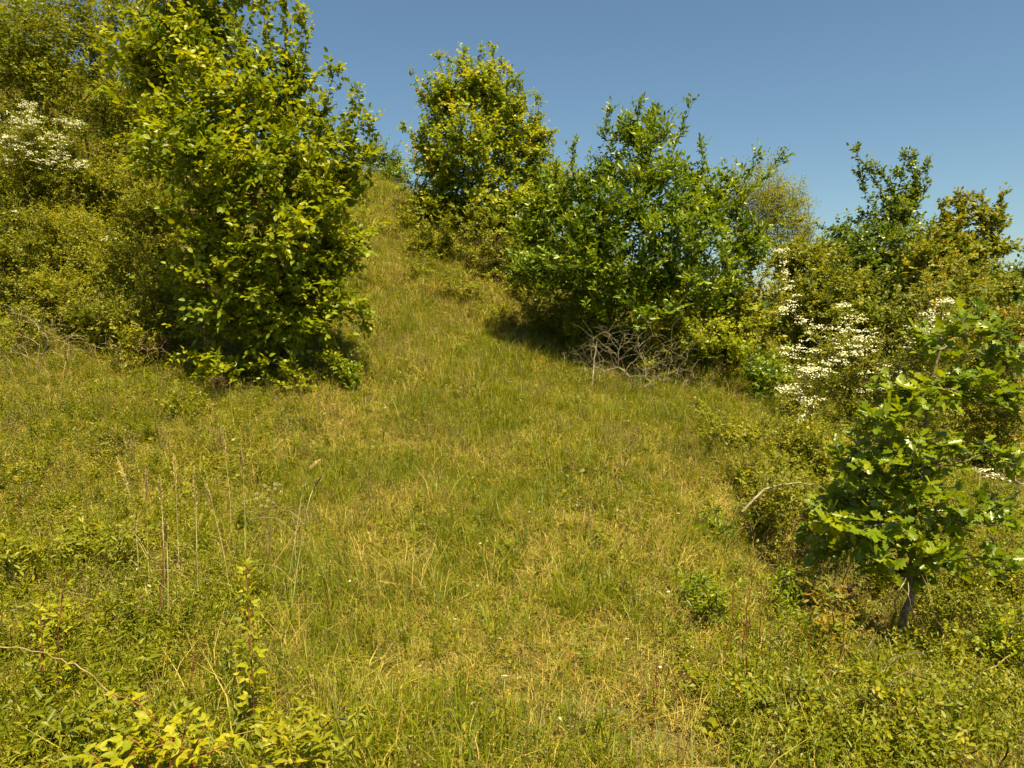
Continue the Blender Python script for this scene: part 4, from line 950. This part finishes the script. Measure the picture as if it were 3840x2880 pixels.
# red stemmed stalks in the right foreground
red = [(720, 690, 735, 580, 'tall thin red stalk standing first from the left in the right foreground'), (742, 705, 747, 602, 'tall red stalk second from the left in the right foreground'), (755, 690, 762, 575, 'tall red stalk beside the pale stalk in the right foreground'),
       (738, 670, 752, 565, 'dark red stalk leaning right near the dark hollow'), (803, 690, 812, 620, 'short red stalk left of the white curved stick'), (835, 690, 845, 610, 'red stalk rising below the red tipped young shrub'), (650, 745, 657, 655, 'single red stalk in the open grass near the bottom'),
       (955, 760, 960, 700, 'red stalk in the leafy mat at lower right'), (175, 745, 195, 655, 'red stalk between the yellow brambles at lower left'), (155, 640, 163, 540, 'reddish stalk in the left foreground behind the yellow bramble')]
for k, (x0, y0, x1, y1, lb) in enumerate(red):
    b = gp(x0, y0)
    stick(lb, [b, at((x0 + x1) / 2 + 2, (y0 + y1) / 2, b[1]), at(x1, y1, b[1])], .0042, .002, 'redstem', 'red_stalk', 'stalk', 2, 40 + k, 'red stalks')

# ------------------------------------------------------------------ the oak sapling, its larger leaves one by one
class Sink:
    def __init__(s): s.rows = []
_leaves0 = leaves
def leaves(g, P, D, N, L, kind, tint, wid=1.0):
    if isinstance(g, Sink):
        n = len(P); g.rows.append((P, D, N, np.broadcast_to(L, (n,)), np.broadcast_to(tint, (n,))))
    else:
        _leaves0(g, P, D, N, L, kind, tint, wid)
def leaf_object(mesh, parent, base, p, D, N, L, name='leaf'):
    D = unit(D); S = unit(np.cross(N, D)); N2 = np.cross(D, S)
    o = link(name, mesh, parent)
    from mathutils import Matrix
    R = Matrix(((D[0], S[0], N2[0]), (D[1], S[1], N2[1]), (D[2], S[2], N2[2]))).to_4x4()
    o.matrix_basis = Matrix.Translation([float(c) for c in (p - base)]) @ R @ Matrix.Scale(float(L), 4)
    return o
def leaf_meshes(kind, mat, tints, n=1):
    out = []
    for t in tints:
        g_ = Geo(); T, FT = LEAF[kind]
        rng = np.random.default_rng(int(t * 1000))
        T2 = T.copy(); T2[:, 2] += .10 * (T2[:, 1] ** 2) * 4 - .10 * T2[:, 0] ** 2 + rng.normal(0, .012, len(T2)); T2[:, 1] *= rng.uniform(.9, 1.1)
        g_.add(T2, FT, t); out.append(g_.mesh('leaf', M[mat]))
    return out
M['oakbark'] = wood_mat('bark_oak', (0.09, 0.075, 0.04), (0.28, 0.23, 0.13), 40)
rng = np.random.default_rng(401)
OY = 5.2
base = on_ground(905, OY)
lobes = lob(OY, [(915, 395, 0, 52, 16), (965, 385, .1, 42, 18), (880, 415, -.1, 40, 12), (985, 330, .2, 34, 14), (1015, 355, .2, 26, 18), (1000, 400, .1, 30, 16), (875, 455, -.1, 46, 15), (930, 450, .1, 50, 18), (850, 470, 0, 30, 8), (905, 490, 0, 60, 12), (960, 520, -.1, 46, 18), (870, 525, -.2, 40, 13),
                 (828, 522, -.2, 24, 8), (990, 505, .1, 30, 14), (930, 555, -.2, 46, 12), (875, 560, -.2, 22, 10), (985, 558, 0, 34, 8), (905, 535, 0, 40, 14), (940, 340, .3, 28, 10), (1000, 460, 0, 22, 12), (850, 500, .2, 40, 12), (880, 480, .3, 50, 12), (835, 545, .1, 26, 10), (900, 570, .1, 36, 10), (840, 505, .5, 40, 12), (870, 515, .6, 46, 12), (830, 530, .4, 30, 10), (885, 545, .4, 36, 10)])
tg, ct = lobe_points(lobes, 125, rng, .6)
axis = spline([base - [0, 0, .05], at(908, 600, OY), at(912, 540, OY + .05), at(922, 460, OY + .1), at(928, 400, OY + .1), at(938, 350, OY + .15)], 5)
sk_t = list(axis)
P = np.zeros((20000, 3)); n = len(sk_t); P[:n] = sk_t; par = list(range(-1, n - 1)); n_axis = n
ends = np.zeros(len(tg), int)
for o_ in np.argsort(np.linalg.norm(tg[:, :2] - axis[10, :2], axis=1)):
    t = tg[o_]; d = t - P[6:n]; L = np.linalg.norm(d, axis=1)
    k = 6 + int(np.argmin(L + np.maximum(0, -d[:, 2]) * 1.0)); a = P[k]; L = np.linalg.norm(t - a); m = max(2, int(L / .1))
    u = np.linspace(0, 1, m + 1)[1:, None]; c = a + (t - a) * u + rng.normal(0, .006, (m, 3)) + np.array([0, 0, 1.]) * np.sin(u * math.pi) * L * -.05
    P[n:n + m] = c; par += [k] + list(range(n, n + m - 1)); ends[o_] = n + m - 1; n += m
P = P[:n]; par = np.array(par)
r = np.minimum(pipe_radii(par, .0028, 2.2), .034)
r[n_axis:] = np.minimum(r[n_axis:], .011)
r[:n_axis] = np.linspace(.030, .008, n_axis)
gw, sink = Geo(), Sink()
axis = axis + rng.normal(0, .008, axis.shape) * (np.arange(n_axis) > 1)[:, None]
tube(gw, axis, .032, .008, 9)
i = np.arange(n_axis, n)
frustums(gw, P[par[i]], P[i], np.minimum(r[par[i]], r[i] * 1.2), r[i], 5)
dirs = unit(unit(P[ends] - P[par[ends]]) + np.array([0, 0, .05]))
foliage(sink, gw, tg, dirs, rng, 2, 5, .12, .105, 'oak', spread=.7, upb=.15, tint0=.5, tvar=.16, droop=.12, flat=.9, along=.10)
rows = [np.concatenate([q[k] for q in sink.rows]) for k in range(5)]
px, py = project(rows[0])
ok = (rows[0][:, 2] > hgt(rows[0][:, 0], rows[0][:, 1]) + .08)
rows = [q[ok] for q in rows]; px, py = px[ok], py[ok]
infr = (px > 0) & (px < 1024)
N2 = unit(np.cross(unit(rows[1]), unit(np.cross(rows[2], unit(rows[1])))))
area = np.abs((N2 * unit(rows[0])).sum(1)) * rows[3] ** 2 / np.linalg.norm(rows[0], axis=1) ** 2
score = np.where(infr, area * (1 + 1.5 * (rows[0][:, 1] < OY)), 0)
big = np.argsort(-score)[:300]; rest = np.setdiff1d(np.arange(len(px)), big)
oak = thing('oak_sapling', 'oak sapling with large glossy lobed leaves in the right foreground', 'oak', base)
link('trunk', gw.mesh('trunk', M['oakbark'], base), oak, kind='stuff')
lm = leaf_meshes('oak', 'oak', np.linspace(.1, .95, 10))
for q in big:
    leaf_object(lm[int(np.clip(rows[4][q], 0, .999) * 10)], oak, base, rows[0][q], rows[1][q], rows[2][q], rows[3][q])
gl = Geo(); _leaves0(gl, rows[0][rest], rows[1][rest], rows[2][rest], rows[3][rest], 'oak', rows[4][rest])
link('foliage', gl.mesh('foliage', M['oak'], base), oak, kind='stuff')

# ------------------------------------------------------------------ yellow brambles in the left foreground, leaf by leaf
def trifoliate(t, seed):
    g_ = Geo(); rng = np.random.default_rng(seed)
    frustums(g_, np.array([[0, 0, 0.]]), np.array([[.42, 0, .02]]), .012, .008, 3, .3)
    for a, L in ((0, .62), (1.15, .5), (-1.15, .5)):
        p = np.array([[.42, 0, .02]]); D = np.array([[math.cos(a), math.sin(a), rng.uniform(-.35, .1)]]); N = np.array([[rng.normal(0, .15), rng.normal(0, .2), 1.]])
        _leaves0(g_, p, D, N, L, 'brambleleaflet', t)
    return g_.mesh('leaf', M['bramble'])
TRI = [trifoliate(t, k) for k, t in enumerate(np.linspace(.1, .95, 8))]
def bramble(label, stems, nl, L, seed, Y0=None, r=.0045, group=None, tl=(0.0, .999), spots=None):
    """stems: list of point lists; the first point stands on the ground"""
    rng = np.random.default_rng(seed)
    b = np.asarray(stems[0][0], float)
    o = thing('bramble_shoot', label, 'bramble', b, group)
    for s_ in stems:
        c = spline(s_, 8)
        g_ = Geo(); tube(g_, c, r, r * .45, 6)
        fr = rng.integers(2, len(c) - 1, 14)                        # prickles
        dd = unit(rng.normal(0, 1, (14, 3))); frustums(g_, c[fr], c[fr] + dd * r * 2.4, r * .45, r * .05, 3)
        link('stem', g_.mesh('stem', M['redstem'], b), o)
        for q in range(nl):
            t = tl[0] + (tl[1] - tl[0]) * (q + rng.random() * .6) / nl
            x = min(t, .999) * (len(c) - 1); k = int(x); p = c[k] + (c[k + 1] - c[k]) * (x - k); d = unit(c[k + 1] - c[k])
            a = q * 2.4 + rng.normal(0, .3)
            D = np.array([math.cos(a), math.sin(a), .25]) + d * (.2 + 1.0 * t ** 6)
            N = np.array([0, -.25, 1.]) + rng.normal(0, .3, 3)
            leaf_object(TRI[rng.integers(8)], o, b, p, D, N, L * rng.uniform(.75, 1.15) * (1.08 - .45 * t ** 2))
    return o
def bs(Y, *pp):
    g0 = on_ground(pp[0][0], Y)
    return [g0] + [at(x, y, Y + .02 * k) for k, (x, y) in enumerate(pp)]
bramble('upright yellow leaved bramble shoot with red stem in the left foreground', [bs(3.0, (256, 760), (253, 690), (249, 620), (246, 565))], 54, .09, 501, group='yellow brambles in the left foreground', tl=(.18, .999))
bramble('spreading yellow bramble cut by the bottom edge at lower left', [bs(2.45, (190, 760), (170, 735), (140, 705), (112, 694)), bs(2.45, (180, 765), (185, 730), (190, 712)), bs(2.4, (150, 768), (140, 745), (120, 735)), bs(2.4, (195, 768), (215, 750), (232, 742)), bs(2.35, (120, 775), (100, 762), (92, 752)), bs(2.4, (160, 770), (165, 750), (150, 722)), bs(2.4, (170, 768), (195, 745), (205, 725)), bs(2.38, (140, 775), (130, 755), (175, 742))], 10, .09, 502, group='yellow brambles in the left foreground', tl=(.35, .999))
bramble('thin bramble shoot with small yellow leaves near the left edge', [bs(3.3, (60, 700), (58, 650), (62, 600), (66, 570)), bs(3.3, (45, 680), (42, 640), (40, 612))], 20, .075, 503, group='yellow brambles in the left foreground', tl=(.3, .999))
bramble('small yellow bramble shoot at the lower right edge', [bs(4.4, (950, 690), (965, 665), (972, 655))], 9, .06, 504, tl=(.3, .999))
bramble('yellow bramble leaves hanging at the right edge below the oak', [bs(4.9, (1010, 640), (1000, 610), (985, 590)), bs(4.9, (1018, 640), (1020, 600), (1012, 575))], 9, .06, 505, tl=(.3, .999))

# ------------------------------------------------------------------ tall dry grass stalks with seed heads
def seed_stalk(label, bx, by, pts, head, seed):
    """pts: pixels up the stalk at the depth of its foot; head: share of the stalk that is seed head"""
    rng = np.random.default_rng(seed)
    b = gp(bx, by); Y = b[1]
    c = spline([b] + [at(x, y, Y + rng.normal(0, .03)) for x, y in pts], 10)
    o = thing('dry_grass_stalk', label, 'grass stalk', b, 'tall dry grass stalks with seed heads')
    g_ = Geo(); tube(g_, c, .0028, .0016, 5); link('stem', g_.mesh('stem', M['palestem'], b), o)
    k0 = int(len(c) * (1 - head)); hc = c[k0:]
    g_ = Geo(); n = 260
    x = rng.random(n) * (len(hc) - 1.001); k = x.astype(int); p = hc[k] + (hc[k + 1] - hc[k]) * (x - k)[:, None]; d = unit(hc[k + 1] - hc[k])
    w = np.sin(np.clip(x / (len(hc) - 1), 0, 1) * 2.7 + .35)[:, None]
    _leaves0(g_, p, d + rng.normal(0, .26, (n, 3)) + [0, 0, .2], rng.normal(0, .5, (n, 3)) + [0, -.7, .5], .030 * rng.uniform(.6, 1.2, n) * (.45 + .55 * w[:, 0]), 'lance', rng.random(n), 1.5)
    link('seed_head', g_.mesh('seed_head', M['seed'], b), o, kind='stuff')
    for q in range(2):
        k = rng.integers(3, max(4, int(len(c) * .4))); a = rng.random() * 6.28; L = rng.uniform(.15, .3)
        d = np.array([math.cos(a), math.sin(a) * .5, .9]); g_ = Geo()
        tube(g_, spline([c[k], c[k] + d * L * .5, c[k] + d * L * .7 + np.array([d[0], d[1], -.3]) * L * .5], 4), .0014, .0005, 4)
        link('blade', g_.mesh('blade', M['palestem'], b), o)
for k, a in enumerate([
    ('tallest dry grass stalk standing highest of the group at left', 232, 560, [(230, 500), (226, 460), (221, 428)], .30),
    ('dry grass stalk with a straight seed head, left of the tallest one', 180, 590, [(178, 540), (176, 490), (174, 455)], .30),
    ('dry grass stalk with a thick seed head right of the tallest one', 246, 580, [(245, 520), (243, 475), (240, 445)], .32),
    ('dry grass stalk in the middle of the group with a long pale seed head', 198, 615, [(197, 560), (196, 510), (194, 467)], .36),
    ('dry grass stalk with yellowish seed head left of the middle', 165, 610, [(164, 560), (162, 510), (159, 476)], .30),
    ('leftmost dry grass stalk leaning to the left', 140, 590, [(136, 535), (128, 490), (117, 458)], .30),
    ('short dry grass stalk low in the group', 168, 640, [(168, 580), (167, 545), (165, 520)], .3),
    ('dry grass stalk leaning left in front of the middle', 232, 610, [(225, 560), (216, 520), (205, 482)], .25),
    ('dry grass stalk with drooping seed head, right of the white puff seed heads', 285, 600, [(295, 540), (303, 490), (310, 470), (319, 461)], .28),
    ('rightmost dry grass stalk with a bent seed head', 290, 620, [(300, 550), (308, 505), (314, 488), (322, 475)], .30),
    ('dry grass stalk with thin seed head on the yellowish left slope', 150, 600, [(148, 555), (147, 505), (146, 470)], .3)]):
    seed_stalk(*a, 600 + k)

# white puff seed heads
rng = np.random.default_rng(620)
b = gp(268, 575); Yp = b[1]
o = thing('puff_seed_plant', 'plant with pale round puff seed heads among the dry grass stalks', 'plant', b)
for (x, y) in ((265, 486), (269, 490), (263, 496), (257, 494), (275, 489), (279, 485), (280, 492), (256, 499), (268, 501), (273, 503), (261, 506), (266, 507), (275, 484), (246, 502)):
    c = at(x, y, Yp + rng.normal(0, .04)); g_ = Geo(); s_ = b + rng.normal(0, .015, 3) * [1, 1, 0]
    tube(g_, spline([s_, (s_ + c) / 2 + [0, 0, .05], c], 4), .0014, .0009, 4); st = link('stalk', g_.mesh('stalk', M['drystem'], b), o)
    g_ = Geo(); n = 60; d = unit(rng.normal(0, 1, (n, 3)) + [0, 0, .35]); _leaves0(g_, np.repeat(c[None], n, 0), d, rng.normal(0, 1, (n, 3)), .015, 'small', rng.uniform(.0, 1, n), .5)
    link('puff', g_.mesh('puff', M['puff'], b), o)

# dead brown umbels in front of the big tree and in the hollow
def umbel_plant(label, bx, by, heads, seed, size=.05):
    rng = np.random.default_rng(seed); b = gp(bx, by); Y = b[1]
    o = thing('dead_umbel_plant', label, 'dead plant', b)
    for x, y in heads:
        c = at(x, y, Y + rng.normal(0, .05)); g_ = Geo(); tube(g_, spline([b, (b + c) / 2 + rng.normal(0, .03, 3), c], 4), .003, .0015, 4)
        link('stalk', g_.mesh('stalk', M['drystem'], b), o)
        g_ = Geo(); n = 70; d = unit(rng.normal(0, 1, (n, 3)) * [1, 1, .5] + [0, 0, .5])
        e = c + d * size * rng.uniform(.5, 1, (n, 1)); frustums(g_, np.repeat(c[None], n, 0), e, .001, .0007, 3)
        _leaves0(g_, e, d, rng.normal(0, 1, (n, 3)), .018, 'small', rng.random(n), 1.2)
        link('seed_head', g_.mesh('seed_head', M['brownleaf'], b), o, kind='stuff')
umbel_plant('brown dead umbel plant in front of the shade of the big tree', 205, 385, [(205, 318), (204, 325), (207, 331)], 701, .07)
umbel_plant('brown dead flower heads at the left foot of the big tree', 160, 372, [(148, 350), (156, 346), (163, 350), (168, 342), (153, 356)], 702, .08)
umbel_plant('brown dead flower heads on the low bramble before the big tree', 217, 400, [(212, 382), (220, 380), (225, 386), (216, 388)], 703, .07)
umbel_plant('grey dead umbel standing in the dark hollow left of the oak', 848, 640, [(852, 586), (848, 592), (853, 597)], 704, .04)

# scattered daisies and one red leaf
rng = np.random.default_rng(801)
def daisy_mesh():
    g_ = Geo(); n = 11; a = np.arange(n) * 6.2832 / n
    frustums(g_, np.array([[0, 0, -.06]]), np.array([[0, 0, 0.]]), .001, .001, 4)
    D = np.stack([np.cos(a), np.sin(a), 0 * a + .25], 1); _leaves0(g_, np.zeros((n, 3)), D, np.repeat([[0, 0, 1.]], n, 0), .013, 'small', .8, .7)
    return g_.mesh('petals', M['petal'])
def disc_mesh():
    g_ = Geo(); k = 8; a = np.arange(k) * 6.2832 / k
    v = np.concatenate([np.stack([.004 * np.cos(a), .004 * np.sin(a), 0 * a + .001], 1), [[0, 0, .004]]]); g_.add(v, np.array([[q, (q + 1) % k, k] for q in range(k)]), .5)
    return g_.mesh('disc', M['yellow'])
pet, dis = daisy_mesh(), disc_mesh()
spots = [(459, 388), (467, 430), (521, 410), (375, 407), (391, 397), (602, 436), (628, 432), (577, 520), (640, 513), (678, 528), (700, 560), (529, 527), (455, 640), (500, 660), (627, 660), (648, 600), (604, 590), (545, 500), (138, 587), (130, 592), (150, 605), (100, 500), (215, 493), (260, 430), (330, 470), (300, 520), (668, 610), (715, 665), (692, 668), (660, 690), (505, 700), (420, 690), (560, 745), (725, 620), (480, 560), (430, 520), (180, 560), (350, 600)]
for x, y in spots:
    p = gp(x, y, .13); o = thing('daisy', 'tiny white daisy in the slope grass', 'daisy', p, 'daisies scattered over the grass')
    o.rotation_euler = (rng.uniform(.1, .6), rng.normal(0, .2), rng.random() * 6); o.scale = [float(rng.uniform(.8, 1.25))] * 3
    link('petals', pet, o); link('disc', dis, o)
p = gp(570, 678, .12); o = thing('red_leaf', 'small bright red leaf in the grass near the bottom', 'leaf', p)
for k, (dx, dz, L) in enumerate(((0, 0, .026), (.05, -.02, .015))):
    g_ = Geo(); _leaves0(g_, np.array([[dx, 0, dz]]), np.array([[.2, .1, .9]]), np.array([[.1, -1, .3]]), L, 'oval', .4); link('blade', g_.mesh('blade', M['red']), o)
